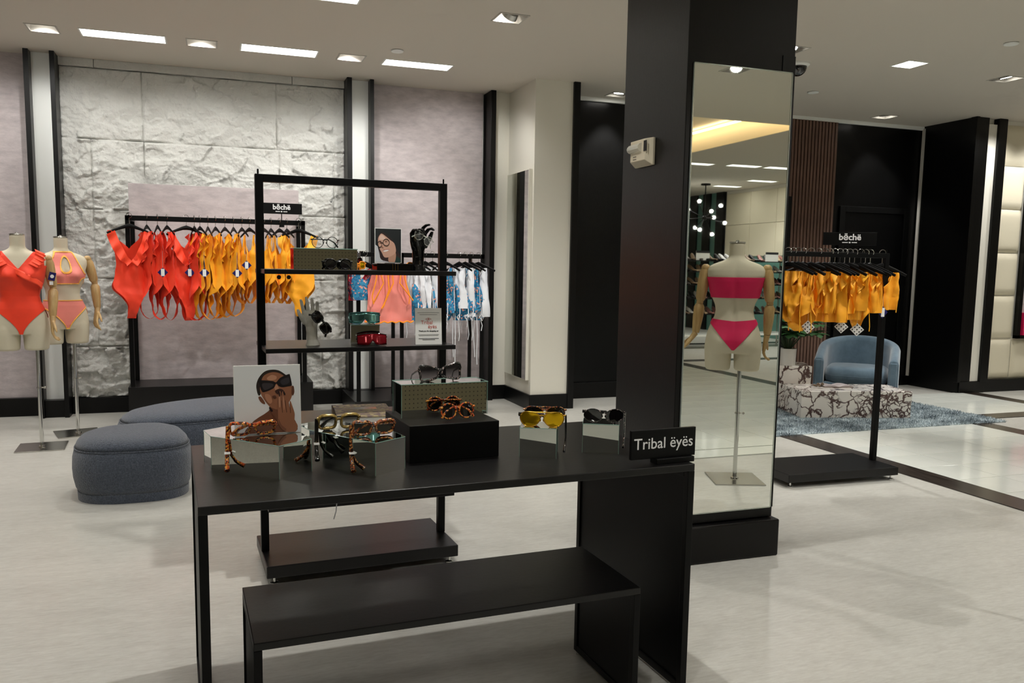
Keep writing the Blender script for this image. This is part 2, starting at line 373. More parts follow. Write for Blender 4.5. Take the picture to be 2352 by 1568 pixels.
for x in (-1.9, -.3, 1.3): spot_light('spot_and_fill_lamp', (x, 4.9, ZC - .02), (x + .3, 8.4, .7), SPOT_W * .45, 80)  # added frontal fill on the stone wall, no fixtures there
spot_light('spot_and_fill_lamp', (6.0, 6.1, ZC - .02), (6.1, 7.0, .3), SPOT_W * .8, 70)
for x in (8.45, 9.4, 10.6): spot_light('wash_lamp', (x, 6.75, ZC - .02), (x, 7.42, 1.4), SPOT_W * .8, 110, blend=.6, rad=.06)
for i, (x, y) in enumerate([(1.49, 7.06), (5.69, 7.02), (5.88, 4.99)]):
    o = MB().lathe([(.055, -.004), (.05, -.012), (.0, -.013)], 24).build('sprinkler_cover', 'wall_white', None, True, M=T(x, y, ZC))
    tag(o, ['small round white ceiling disc near the rightmost long light panel', 'small round ceiling disc beyond the dome camera', 'small round ceiling disc at the top right of the photo'][i], 'sprinkler cover')
t = thing('dome_camera', 'black dome security camera on the ceiling beside the pillar', 'camera', (4.80, 6.14, ZC))
MB().lathe([(.10, 0), (.10, -.015), (.085, -.03), (0, -.03)], 28).build('ring', 'wall_white', t, True)
MB().sphere((0, 0, -.03), .078, 12).build('dome', 'camera_dome', t, True)

# ------------------------------------------------------------------ floor
FL = struct(MB().box(EX0, EX1, EY0, EY1 + .2, -.05, 0).build('floor', 'floor_vinyl'))
tile_me = None
def tile(x0, x1, y0, y1):
    global tile_me
    key = (round(x1 - x0, 3), round(y1 - y0, 3))
    if key not in TM:
        o = MB(); g = .0022; a, b = (x1 - x0) / 2 - g, (y1 - y0) / 2 - g
        o.loft([[(-a, -b, 0), (a, -b, 0), (a, b, 0), (-a, b, 0)], [(-a, -b, .0055), (a, -b, .0055), (a, b, .0055), (-a, b, .0055)], [(-a + .001, -b + .001, .006), (a - .001, -b + .001, .006), (a - .001, b - .001, .006), (-a + .001, b - .001, .006)]])
        q = o.build('tile', 'tile_white', FL); TM[key] = q.data
    else:
        q = bpy.data.objects.new('tile', TM[key]); COL.objects.link(q); q.parent = FL
    q.location = ((x0 + x1) / 2, (y0 + y1) / 2, 0)
TM = {}
def frange(a, b, s):
    out = [a]
    while out[-1] + s < b - 1e-3: out.append(out[-1] + s)
    return out + [b]
TX = frange(4.76, 6.69, .386)
ys = frange(1.42, 8.1, .345)
for a, b in zip(TX, TX[1:]):
    for c, d in zip(ys, ys[1:]): tile(a, b, c, d)
xs = frange(6.90, 8.34, .36)
for a, b in zip(xs, xs[1:]):
    for c, d in zip(frange(6.16, 7.4, .345), frange(6.16, 7.4, .345)[1:]): tile(a, b, c, d)
xs = frange(2.83, 6.5, .386); ys = frange(-4.34, 1.18, .345)
for a, b in zip(xs, xs[1:]):
    for c, d in zip(ys, ys[1:]): tile(a, b, c, d)
MB().box(4.75, 6.70, 1.18, 8.2, 0, .002).build('grout_bed', 'grout', FL)
MB().box(6.89, 8.35, 6.15, 7.4, 0, .002).build('grout_bed', 'grout', FL)
MB().box(2.8, 6.5, -4.35, 1.43, 0, .002).build('grout_bed', 'grout', FL)
tag(MB().box(EX0, 2.83, -4.34, 1.18, 0, .006).build('tile_field', 'tile_white', FL), kind='stuff')
MB().box(2.83, 4.53, 1.2, 1.42, 0, .006).build('border_strip', 'tile_white', FL)
for a in ((4.53, 4.76, 1.42, 8.1), (6.69, 6.90, 1.2, 8.1), (6.5, 6.70, -4.34, 1.18), (8.34, 8.55, 1.2, 7.4), (6.9, 8.34, 5.95, 6.16), (2.8, 11, -4.56, -4.36), (4, 11, -7.1, -6.9)):
    MB().box(*a, 0, .0062).build('border_strip', 'strip_dark', FL)

# ------------------------------------------------------------------ back wall
WB = struct(MB().box(EX0, 2.80, 8.47, 8.6, 0, ZC).build('wall_back', 'wall_white'))
def stone_panel(x0, x1, z0, z1, top=False):
    st = .0105; nx = max(2, int((x1 - x0) / st)); nz = max(2, int((z1 - z0) / st)); b = MB(); vs = []; fs = []
    for j in range(nz + 1):
        for i in range(nx + 1):
            x = x0 + (x1 - x0) * i / nx; z = z0 + (z1 - z0) * j / nz
            q = Vector((x * 2.6, z * 3.1, 0)); q2 = Vector((x * 1.1 + 4, z * 1.3, 1.7))
            rough = .45 + .55 * min(1, max(0, (2.6 - z) / 1.6))
            w_ = noise.noise_vector(q * 1.4) * .55
            n1 = abs(noise.noise(q * .9 + w_)); n2 = abs(noise.noise(q * 2.3 + w_ * 1.5 + Vector((7, 3, 1)))); n3 = abs(noise.noise(q * 5.5 + w_ * 3)); n4 = abs(noise.noise(q * 12 + w_ * 5))
            fc = 0
            for fq, am in ((4.6, .42), (11, .42), (26, .40)):
                pp = Vector((x * fq, z * fq * 1.25, 0)) + w_ * (1.1 if fq < 20 else .7); c_ = noise.voronoi(pp)[1][0]; rv = noise.cell_vector(c_ * 9.7 + Vector((fq, 0, 0)))
                dl = pp - c_; fc += am / fq * ((rv.x - .5) * dl.x + (rv.y - .35) * dl.y)
            h = .014 * n1 + .010 * n2 * rough + fc * (.42 + .75 * rough) + .012 + .012 * max(0, noise.noise(q * .7 + Vector((2, 9, 4))))
            e = min(x - x0, x1 - x, z - z0, z1 - z); k = min(1, e / .0055)
            vs.append((x, 8.440 - h * k - .004 * k, z))
    for j in range(nz):
        for i in range(nx):
            a = j * (nx + 1) + i; fs.append((a, a + 1, a + nx + 2, a + nx + 1))
    b.add(vs, fs)
    o = b.build('stone_panel', 'stone', WB, True, ang=180); return o
rows = [(.145, .62, [-1.26, -.75, .85, 1.01, 1.255]), (.62, 1.245, [-1.26, -1.02, -.75, .85, 1.25]), (1.245, 1.87, [-1.26, -1.02, -.72, .80, 1.14, 1.25]), (1.87, 2.495, [-1.26, -1.02, -.58, .62, 1.14, 1.25]), (2.495, 3.115, [-1.26, -.585, .60, 1.25])]
for z0, z1, xs in rows:
    for a, b in zip(xs, xs[1:]):
        if z1 < 1.9 and a > -.76 and b < .86: continue
        stone_panel(a, b, z0, z1)
for a, b in ((-1.26, -.97), (-.97, .75), (.75, 1.25)):
    MB().box(a + .002, b - .002, 8.40, 8.46, 3.117, ZC).build('stone_cornice', 'stone', WB, bevel=.004)
MB().box(-7, -1.46, 8.43, 8.47, .165, ZC).build('plaster_panel', 'plaster_pink', WB)
MB().box(1.49, 2.68, 8.42, 8.47, .15, ZC).build('plaster_panel', 'plaster_pink', WB)
MB().box(-1.45, -1.285, 8.33, 8.47, .155, ZC).build('white_strip', 'wall_white', WB)
MB().box(1.29, 1.47, 8.33, 8.47, .155, ZC).build('white_strip', 'wall_white', WB)
n = 0
for x0, x1 in ((-1.49, -1.45), (-1.29, -1.252), (1.245, 1.292), (1.468, 1.505), (2.702, 2.755)):
    n += 1; struct(MB().box(x0, x1, 8.21, 8.47, 0, ZC - .001).build('trim_%d' % n, 'black_trim', bevel=.002))
bb = MB().box(-7, -1.49, 8.37, 8.47, 0, .165).box(-1.25, 1.245, 8.39, 8.47, 0, .145).box(1.505, 2.665, 8.39, 8.47, 0, .15).box(-1.45, -1.29, 8.24, 8.47, 0, .155).box(1.292, 1.468, 8.25, 8.47, 0, .155)
struct(bb.build('baseboard_back', 'black_trim', bevel=.002))
# cream corner return beside the plaster panel
wc = MB().box(2.755, 2.93, 8.30, 8.6, 0, ZC).box(2.93, 3.32, 7.56, 8.6, 0, ZC)
struct(wc.build('wall_return', 'wall_cream'))
struct(MB().box(2.755, 2.93, 8.28, 8.30, 0, .15).box(2.91, 2.93, 7.54, 8.29, 0, .15).box(2.93, 3.32, 7.54, 7.56, 0, .15).build('baseboard_return', 'black_trim'))
struct(MB().box(3.32, 3.385, 7.53, 8.6, 0, ZC - .001).build('trim_6', 'black_trim', bevel=.002))
# wall mirror on the cream return
t = thing('wall_mirror', 'narrow tall mirror with a pale side edge hung on the cream wall', 'mirror', (2.93, 7.93, 1.31))
MB().box(-.038, -.002, -.33, .30, -1.02, 1.04).build('frame', 'wall_cream', t, bevel=.002)
MB().box(-.0395, -.038, -.322, .292, -1.012, 1.032).build('mirror_glass', 'mirror', t)

# black recess, slatted wall and black wall with a door
WK = struct(MB().box(3.385, 8.32, 8.14, 8.6, 0, ZC).build('wall_black', 'black_wood'))
MB().box(3.385, 5.6, 8.10, 8.14, .0, .17).build('skirting', 'black_trim', WK, bevel=.004)
MB().box(3.385, 8.3, 8.105, 8.14, 3.145, ZC - .002).build('ceiling_strip', 'wall_white', WK)
x = 5.70; sl = None
while x < 6.95:
    if sl is None:
        sl = MB().box(0, .031, 8.10, 8.139, .02, 3.143).build('slat', 'slat_wood', WK)
        s_ = sl
    else: s_ = sl.copy(); COL.objects.link(s_)
    s_.location.x = x; x += .0468
d = MB()
d.box(7.06, 7.14, 8.11, 8.14, 0, 2.19).box(8.04, 8.12, 8.11, 8.14, 0, 2.19).box(7.14, 8.04, 8.11, 8.14, 2.12, 2.19)
D1 = struct(d.build('door_1', 'black_trim', bevel=.003))
MB().box(7.15, 8.03, 8.125, 8.14, .01, 2.11).build('door_leaf', 'black_wood', D1)
MB().cyl((7.93, 8.125, 1.0), (7.93, 8.06, 1.0), .012).tube([(7.93, 8.065, 1.0), (7.82, 8.065, 1.0)], .009).build('door_handle', 'steel', D1, True)
struct(MB().box(8.235, 8.275, 8.085, 8.12, .12, 3.16).build('trim_7', 'vent'))
struct(MB().box(6.98, 8.275, 8.10, 8.14, 0, .12).build('baseboard_black', 'black_trim'))
# black box wall and cream padded wall on the right
struct(MB().box(8.25, 8.44, 7.36, 8.6, 0, ZC).build('wall_black_side', 'black_gloss' if False else 'black_wood'))
WR = struct(MB().box(8.44, EX1, 7.42, 8.6, 0, ZC).build('wall_right', 'wall_cream'))
struct(MB().box(8.225, 8.27, 7.335, 7.42, .13, ZC).build('trim_8', 'black_wood', bevel=.004))
struct(MB().box(8.575, 8.70, 7.335, 7.42, .13, ZC).build('trim_9', 'black_wood', bevel=.006))
struct(MB().box(8.27, 8.66, 7.345, 7.42, 0, .14).box(8.66, EX1, 7.36, 7.42, 0, .15).build('baseboard_right', 'black_wood', bevel=.004))
MB().box(8.27, 8.575, 7.37, 7.42, .14, 3.12).build('cream_strip', 'wall_cream', WR)
zz = [.152, .64, 1.157, 1.66, 2.17, 2.67, 3.14]
def pad(x0, x1, z0, z1):
    n = 12; g = .003; vs = []; fs = []
    for j in range(n + 1):
        for i in range(n + 1):
            u, v = i / n, j / n; h = .030 * (1 - (2 * u - 1) ** 10) * (1 - (2 * v - 1) ** 10)
            vs.append((x0 + g + (x1 - x0 - 2 * g) * u, 7.415 - h, z0 + g + (z1 - z0 - 2 * g) * v))
    for j in range(n):
        for i in range(n): a = j * (n + 1) + i; fs.append((a, a + 1, a + n + 2, a + n + 1))
    return MB().add(vs, fs).build('padded_panel', 'cream_pad', WR, True, ang=180)
px = [8.70, 9.12, 9.62, 10.12, 10.62, 11.12]
for i, (a, b) in enumerate(zip(px, px[1:])):
    for j, (c, e) in enumerate(zip(zz, zz[1:])):
        if i > 0 and 1 <= j <= 4 and i < 4: continue
        pad(a, b, c, e)
# display niche at the far right edge
t = thing('wall_display', 'dark framed wall display niche with bags, cut by the right edge of the photo', 'display', (9.12, 7.40, .64))
MB().box(0, .05, -.06, 0, 0, 2.0).box(0, 1.5, -.06, 0, 0, .04).box(0, 1.5, -.06, 0, 1.96, 2.0).box(.05, 1.5, -.06, 0, .98, 1.04).build('frame', 'black_wood', t, bevel=.003)
MB().box(.05, 1.5, -.012, .0, .04, 1.96).build('back_panel', 'plaster_pink', t)
def bag(x, z, w, h, m, lab, words):
    b = thing('shopping_bag', lab, 'bag', (x, 7.352, z))
    MB().loft([[(-w / 2, -.03, 0), (w / 2, -.03, 0), (w / 2, .025, 0), (-w / 2, .025, 0)], [(-w / 2 * 1.02, -.026, h), (w / 2 * 1.02, -.026, h), (w / 2 * 1.02, .02, h), (-w / 2 * 1.02, .02, h)]]).build('bag_body', m, b, bevel=.002)
    MB().tube([(-w * .2, -.02, h), (-w * .17, -.02, h + .06), (0, -.02, h + .085), (w * .17, -.02, h + .06), (w * .2, -.02, h)], .004, 6).build('handle', 'white_card', b, True)
    for k, s in enumerate(words): text(s, .075, T(-w / 2 + .02, -.0312, h - .06 - .075 * k) @ UPR, 'letter', b, align='LEFT')
bag(9.30, .681, .22, .27, 'magenta', 'magenta shopping bag with white letters in the lower niche', ['in', 'pa', 'bo'])
bag(9.31, 1.681, .22, .26, 'yellow', 'mustard yellow bag in the upper niche at the right edge', [])

# outer walls of the store (behind the camera, seen in mirrors)
struct(MB().box(EX0 - .1, EX0, EY0, EY1, 0, ZC + .4).build('wall_left', 'wall_cream'))
struct(MB().box(EX0, EX1, EY0 - .1, EY0, 0, ZC + .4).build('wall_front', 'wall_cream'))
struct(MB().box(EX1, EX1 + .1, -4, EY1, 0, ZC + .4).build('wall_far_right', 'wall_cream'))
WM = struct(MB().box(11.08, 11.2, EY0, -3.9, 0, ZC).build('wall_mirrored', 'wall_cream'))
for k, y1 in enumerate([-4.3 - .9 * q for q in range(6)]):
    for z0, z1 in ((1.72, 2.42), (2.42, 3.12)):
        MB().box(11.05, 11.08, y1 - .9 + .004, y1 - .004, z0 + .004, z1 - .004).build('wall_panel', 'cream_pad', WM, bevel=.006)
MB().box(11.05, 11.08, -9.6, -4.3, .0, 1.71).build('dark_panel', 'teal_glass', WM)
for k in range(4):
    y1 = -9.75 - .55 * k
    MB().box(11.0, 11.08, y1 - .30, y1, 0, ZC).build('wood_post', 'black_wood', WM)
    MB().box(11.04, 11.08, y1 - .55, y1 - .30, 0, ZC).build('glass_pane', 'teal_glass', WM)

# ------------------------------------------------------------------ black pillar with the tall mirror
t = thing('pillar', 'black square pillar from floor to ceiling carrying the tall mirror', 'pillar', (2.31, 3.64, 0))
MB().box(-.29, .285, -.30, .30, .19, ZC - .002).build('shaft', 'black_pillar', t, bevel=.003)
MB().box(-.33, .305, -.34, .34, 0, .185).build('plinth', 'black_pillar', t, bevel=.008)
MB().box(.215, .285, -.304, -.2995, .24, 2.4).build('mounting_board', 'black_trim', t)
t = thing('tall_mirror', 'tall rectangular mirror mounted on the front of the black pillar', 'mirror', (2.315, 3.336, 1.282))
MB().box(-.262, .262, -.003, .003, -1.04, 1.04).build('mirror_glass', 'mirror', t)
e = MB()
for a in ((-.266, -.262, -1.044, 1.044), (.262, .266, -1.044, 1.044), (-.266, .266, 1.04, 1.044), (-.266, .266, -1.044, -1.04)): e.box(a[0], a[1], -.005, .003, a[2], a[3])
e.build('bevelled_edge', 'bevel_edge', t)
# fire alarm on the left face of the pillar
t = thing('fire_alarm', 'beige fire alarm strobe on the left face of the black pillar', 'alarm', (2.02, 3.695, 1.968))
b = MB()
b.loft([[(0, -.09, -.065), (0, .09, -.065), (0, .09, .065), (0, -.09, .065)], [(-.012, -.09, -.065), (-.012, .09, -.065), (-.012, .09, .065), (-.012, -.09, .065)], [(-.045, -.065, -.04), (-.045, .08, -.04), (-.045, .08, .06), (-.045, -.065, .06)]])
b.build('housing', 'alarm', t, bevel=.003)
MB().tube([(-.045, -.035, .022), (-.045, .075, .022)], .022, 10).sphere((-.047, .075, .022), .02, 6).build('strobe_lens', 'clear_plastic', t, True)
g = MB()
for k in range(4): g.box(-.047, -.045, -.085 + .008 * k, -.081 + .008 * k, .0, .05)
for k in range(6): g.cyl((-.044, .02 + .012 * (k % 3), -.03 + .012 * (k // 3)), (-.0465, .02 + .012 * (k % 3), -.03 + .012 * (k // 3)), .003, n=6)
g.build('sound_slots', 'ink', t)

# ------------------------------------------------------------------ nesting tables
def waterfall(name, label, cx, cy, rz, L, D, H, th, foot=.012):
    t = thing(name, label, 'table', (cx, cy, 0), rz); a, d = L / 2, D / 2
    MB().box(-a, a, -d, d, H - th, H).build('table_top', 'black_shelf', t, bevel=.0025)
    for s in (-1, 1):
        x0, x1 = (-a, -a + th) if s < 0 else (a - th, a)
        p = MB().box(x0, x1, -d, -d + th, foot, H - th).box(x0, x1, d - th, d, foot, H - th).box(x0, x1, -d + th, d - th, foot, foot + th)
        p.box(x0, x1, -d + th, d - th, H - 2 * th, H - th)
        o = p.build('side_frame', 'black_metal', t, bevel=.0015)
        m = (x0 + x1) / 2
        MB().box(m - .006, m + .006, -d + th, d - th, foot + th, H - 2 * th).build('side_panel', 'black_metal', o)
    for sx in (-1, 1):
        for sy in (-1, 1): MB().cyl((sx * (a - .012), sy * (d - .02), 0), (sx * (a - .012), sy * (d - .02), foot), .009, n=12).build('levelling_foot', 'chrome', t, True)
    return t
waterfall('display_table', 'large black metal display table in front with sunglasses on top', .6825, 2.617, .045, 1.507, .775, .78, .024)
waterfall('low_nesting_table', 'low black metal table tucked under the large display table', .6575, 2.418, .038, 1.177, .415, .40, .022)

# ------------------------------------------------------------------ display racks (same model twice)
def rack_base(name, label, cx, cy, rz, W=.878, D=.455, post_h=1.79):
    t = thing(name, label, 'rack', (cx, cy, 0), rz); a, d = W / 2, D / 2
    MB().box(-a, a, -d, d, .035, .09).build('base', 'black_shelf', t, bevel=.004)
    for sx in (-1, 1):
        for sy in (-1, 1): MB().lathe([(.019, 0), (.019, .008), (.006, .012), (.006, .036)], 14).build('levelling_foot', 'chrome', t, True, M=T(sx * (a - .035), sy * (d - .03), 0))
    for s in (-1, 1):
        MB().box(s * .422 - .0175, s * .422 + .0175, -.0175, .0175, .09, post_h).build('post', 'black_metal', t, bevel=.002)
        MB().cyl((s * .425, 0, post_h), (s * .425, 0, post_h + .022), .004, n=8).build('pin', 'black_metal', t)
    MB().box(-.405, .405, -.0175, .0175, post_h - .033, post_h).build('top_bar', 'black_metal', t, bevel=.002)
    return t
RK = rack_base('shelf_rack', 'tall black metal rack with four shelves behind the display table', .6165, 3.86, .045)
for z in (1.378, 1.04, .695, .345):
    o = MB().box(-.425, .425, -.205, .205, z - .020, z).build('shelf', 'black_shelf', RK, bevel=.002)
RKM = T(.6165, 3.86, 0) @ RZ(.045)
def rk(x, y, z): return RKM @ Vector((x, y, z))
o = MB().tube([(0, 0, 0), (-.004, 0, -.04), (-.014, 0, -.075)], .0025, 6).build('dangling_strap', 'grey_card', None, True, M=T(*rk(-.13, -.21, .345)))
tag(o, 'thin grey strap end hanging below the lowest rack shelf', 'strap')
RR = rack_base('garment_rack', 'black metal garment rack right of the pillar holding yellow swimwear', 3.937, 4.552, -.03, post_h=1.535)

# ------------------------------------------------------------------ mirrored plinths, block and riser on the table
def mirror_box(name, label, pts, z0, h, cat='riser', grp=None):
    cx = sum(p[0] for p in pts) / len(pts); cy = sum(p[1] for p in pts) / len(pts)
    t = thing(name, label, cat, (cx, cy, z0)); q = [(x - cx, y - cy) for x, y in pts]; n = len(q)
    MB().prism(q, .0, h - .004).build('mirror_body', 'mirror', t)
    MB().prism([(x * 1.004, y * 1.004) for x, y in q], h - .004, h).build('mirror_top', 'mirror', t)
    e = MB()
    for i in range(n):
        a, b = q[i], q[(i + 1) % n]
        e.cyl((a[0], a[1], 0), (a[0], a[1], h), .0008, n=6); e.tube([(a[0] * 1.002, a[1] * 1.002, h - .001), (b[0] * 1.002, b[1] * 1.002, h - .001)], .0012, 6)
    e.build('glass_edge', 'glass_edge', t)
    return t
ZT = .78
mirror_box('mirrored_plinth', 'mirrored hexagonal plinth at the left end of the table under the portrait', [(-.02, 2.611), (.166, 2.419), (.266, 2.498), (.245, 2.60), (.059, 2.79), (-.041, 2.712)], ZT, .10)
mirror_box('mirrored_plinth', 'mirrored hexagonal plinth in the middle of the table beside the black block', [(.275, 2.634), (.439, 2.387), (.543, 2.457), (.52, 2.56), (.356, 2.807), (.252, 2.737)], ZT, .10)
def para(a, b, depth):
    d = Vector((b[0] - a[0], b[1] - a[1])); n = Vector((-d.y, d.x)).normalized() * depth
    return [a, b, (b[0] + n.x, b[1] + n.y), (a[0] + n.x, a[1] + n.y)]
mirror_box('mirrored_block', 'small mirrored box under the yellow sunglasses', para((.935, 2.50), (1.044, 2.448), .11), ZT, .10)
mirror_box('mirrored_block', 'small mirrored box beside the black sign', para((1.166, 2.51), (1.275, 2.456), .11), ZT, .10)
t = thing('display_block', 'black rectangular block on the table under the mirrored riser', 'riser', (.712, 2.665, ZT), .075)
MB().box(-.153, .153, -.143, .143, 0, .12).build('block_body', 'black_metal', t, bevel=.002)
t = thing('mirrored_riser', 'long mirrored glass box standing on the black block', 'riser', (.722, 2.713, ZT + .12), .055)
MB().box(-.15, .15, -.052, .057, .0, .107).build('mirror_body', 'mirror', t)
MB().box(-.153, .153, -.055, .06, .107, .111).build('mirror_top', 'mirror', t)
e = MB()
for a, b in (((-.153, -.055), (.153, -.055)), ((.153, -.055), (.153, .06)), ((-.153, .06), (-.153, -.055)), ((-.153, .06), (.153, .06))):
    e.tube([(a[0], a[1], .111), (b[0], b[1], .111)], .0014, 6); e.cyl((a[0] * .99, a[1], 0), (a[0] * .99, a[1], .11), .0012, n=6)
e.build('glass_edge', 'glass_edge', t)
# the khaki fabric mirrored in the risers (stands behind the camera)
t = thing('display_board', 'khaki perforated board behind the camera, seen only in the small mirrored boxes', 'board', (1.35, -.38, 0), 0)
MB().box(-.80, 1.10, -.03, 0, .10, 1.75).build('perforated_panel', 'khaki', t, bevel=.01)
db = MB()
for i in range(59):
    for j in range(52):
        X, Z = -.77 + .0315 * i, .13 + .0315 * j
        db.add([(X + .0048 * cos(a), .0006, Z + .0048 * sin(a)) for a in (0, pi / 3, 2 * pi / 3, pi, 4 * pi / 3, 5 * pi / 3)], [(5, 4, 3, 2, 1, 0)])
tag(db.build('holes', 'dot_dark', t), kind='stuff')
MB().box(-.78, -.74, -.2, .0, 0, .10).box(.74, .78, -.2, .0, 0, .10).build('feet', 'black_metal', t)

# ------------------------------------------------------------------ eyewear
def outline(kind, w, h, n=36):
    P = []
    for i in range(n):
        a = 2 * pi * i / n; c, s = cos(a), sin(a)
        if kind == 'round': x, z = w * c, h * s
        elif kind == 'square': k = (abs(c) ** 3.6 + abs(s) ** 3.6) ** (-1 / 3.6); x, z = w * c * k, h * s * k
        elif kind == 'cat':
            k = (abs(c) ** 3 + abs(s) ** 3) ** (-1 / 3); x, z = w * c * k, h * s * k
            if z > 0: z += .32 * h * (x / w) ** 2 * (1 if x > 0 else -.2); x *= 1.06
        elif kind == 'butterfly':
            k = (abs(c) ** 4 + abs(s) ** 4) ** (-1 / 4); x, z = w * c * k, h * s * k
            f = (x / w + 1) / 2; z = z * (.62 + .48 * f) + h * .22 * f * (1 if z > 0 else -.3); x += .10 * w * (1 if z > 0 else 0) * f
        elif kind == 'aviator':
            k = (abs(c) ** 2.6 + abs(s) ** 2.6) ** (-1 / 2.6); x, z = w * c * k, h * s * k
            if z < 0: x = x * (1 + .28 * z / h) + .1 * w * (-z / h)
        P.append((x, z))
    return P
GL = []
def glasses(label, M, kind='round', w=.025, h=.023, gap=.009, rim=.0028, fm='acetate_black', lm='lens_dark', temples=((0, 0), (0, 0)), tl=.14, tw=.0035, tm=None, wrap=.08, tags=False, name='sunglasses', cat='sunglasses', grp=None, shield=False, tort=False):
    t = thing(name, label, cat, (0, 0, 0), 0, grp); t.matrix_world = M
    def bend(x, z): return (x, wrap * x * x * 6, z)
    fr = MB(); hw = gap + w
    for s in (-1, 1):
        P = outline(kind, w, h); Q = [(s * (hw + x), z) for x, z in P]
        fr.tube([bend(*p) for p in Q], rim, 8, closed=True, ry=rim * (1.5 if rim > .003 else 1), up=(0, 1, 0))
        L = [bend(hw * s + s * x * .97, z * .97) for x, z in P]; c = bend(hw * s, 0)
        lb = MB(); n = len(L); lb.add(L + [(c[0], c[1] - .0015, c[2])], [(i, (i + 1) % n, n) if s < 0 else ((i + 1) % n, i, n) for i in range(n)])
        lb.build('lens', lm, t, True, ang=180)
    if kind == 'aviator': fr.tube([bend(-gap * 1.3, h * .55), bend(0, h * .62), bend(gap * 1.3, h * .55)], rim, 8).tube([bend(-w * .7 - gap, h * .98), bend(0, h * 1.02), bend(w * .7 + gap, h * .98)], rim, 8)
    else: fr.tube([bend(-gap - .002, h * .25), bend(-gap * .4, h * .42), bend(gap * .4, h * .42), bend(gap + .002, h * .25)], rim * 1.1, 8)
    xe = hw + w
    for s in (-1, 1): fr.tube([bend(s * (xe - .002), h * .45), (s * (xe + .006), wrap * xe * xe * 6 + .002, h * .5)], rim * 1.25, 8)
    if kind != 'aviator' or True:
        for s in (-1, 1): fr.sphere((s * gap * .8, .004, -h * .1), .004, 4, sx=.6, sz=1.3)
    fr.build('frame', fm, t, True, ang=60)
    for s, (fold, drop) in zip((-1, 1), temples):
        b = MB(); L = tl
        pts = [(0, 0, 0), (0, L * .35, .001), (0, L * .68, 0), (0, L * .86, -.012), (0, L, -.034)]
        b.tube(pts, [tw, tw, tw * .9, tw, tw * 1.3], 8, ry=None)
        for v in b.v: v.x *= (1.25 if tags else .55)
        yh = wrap * xe * xe * 6 + .002
        Mt = T(s * (xe + .006), yh, h * .5) @ RZ(s * fold) @ RX(drop)
        te = b.build('temple', tm or fm, t, True, M=Mt, ang=60)
        if tags and s == tags:
            MB().box(-.0085, .0085, -.0007, .0007, -.006, .006).build('price_tag', 'white_card', te, M=T(0, L * .62, -.008) @ RX(.5))
    GL.append(t); return t
Pt = lambda x, y, z, rz=0, rx=0, ry=0: T(x, y, z) @ RZ(rz) @ RX(rx) @ RY(ry)
FO = (pi / 2 * 1.02, 0)
# butterfly pair on the riser
glasses('black lace patterned butterfly sunglasses standing on the mirrored riser', Pt(.722, 2.715, 1.040, .02, -.1, -.06), 'butterfly', .032, .025, .006, .0040, 'tort_lace', 'lens_grad', ((0, -.16), (0, -.16)), .13)
# round tortoise pair in front of the riser
glasses('round orange tortoise sunglasses in front of the mirrored riser', Pt(.748, 2.588, .929, .12, -.12), 'round', .0255, .0245, .006, .0030, 'tort_orange', 'lens_dark', (FO, FO), .12)
# pairs on the plinths: one temple hangs over the front edge
glasses('orange tortoise cat eye sunglasses lying on the left mirrored plinth', Pt(.100, 2.570, .906, .10, .50), 'cat', .028, .022, .009, .0042, 'tort_orange', 'lens_clear', ((.1, -2.16), (pi / 2, 0)), .128, .0052, tags=-1)
glasses('gold patterned sunglasses with grey lenses and a black hanging temple', Pt(.362, 2.605, .909, .10, .35), 'square', .027, .023, .009, .0046, 'acetate_gold', 'lens_grad', ((.1, -1.98), (pi / 2, 0)), .125, .0052, tm='acetate_black', tags=-1)
glasses('brown tortoise sunglasses on the right half of the middle mirrored plinth', Pt(.452, 2.488, .907, .14, .22), 'cat', .028, .021, .008, .0044, 'tort_brown', 'lens_dark', ((.1, -1.88), (pi / 2, 0)), .135, .0054, tags=-1)
glasses('mirrored yellow aviator sunglasses on a small mirrored box', Pt(1.006, 2.485, .9045, -.42, .10), 'aviator', .033, .025, .006, .0020, 'gold', 'lens_gold', (FO, (-.15, -1.45)), .115, .0065, tm='acetate_black', wrap=.5)
glasses('brown shield sunglasses behind the yellow aviators', Pt(1.040, 2.545, .912, -.40, .05), 'aviator', .031, .024, .005, .0022, 'tort_brown', 'lens_dark', (FO, FO), .12, wrap=.6)
glasses('dark oval sunglasses on the small mirrored box beside the black sign', Pt(1.236, 2.495, .9055, -.38, .1), 'round', .030, .023, .006, .0018, 'tort_lace', 'lens_dark', (FO, (-.15, -1.5)), .115, .0055, wrap=.4)

# ------------------------------------------------------------------ sign, portrait, book on table and rack
t = thing('brand_sign', 'black sign with white lettering on the right end of the table', 'sign', (1.352, 2.305, ZT), .065)
MB().box(-.118, .126, -.006, .006, .018, .112).build('sign_plate', 'black_metal', t, bevel=.001)
MB().box(-.03, .115, -.02, .02, 0, .018).build('sign_foot', 'black_metal', t, bevel=.002)
text('Tribal ëyës', .051, T(.004, -.0065, .066) @ UPR, 'letter', t, bold=.0002)

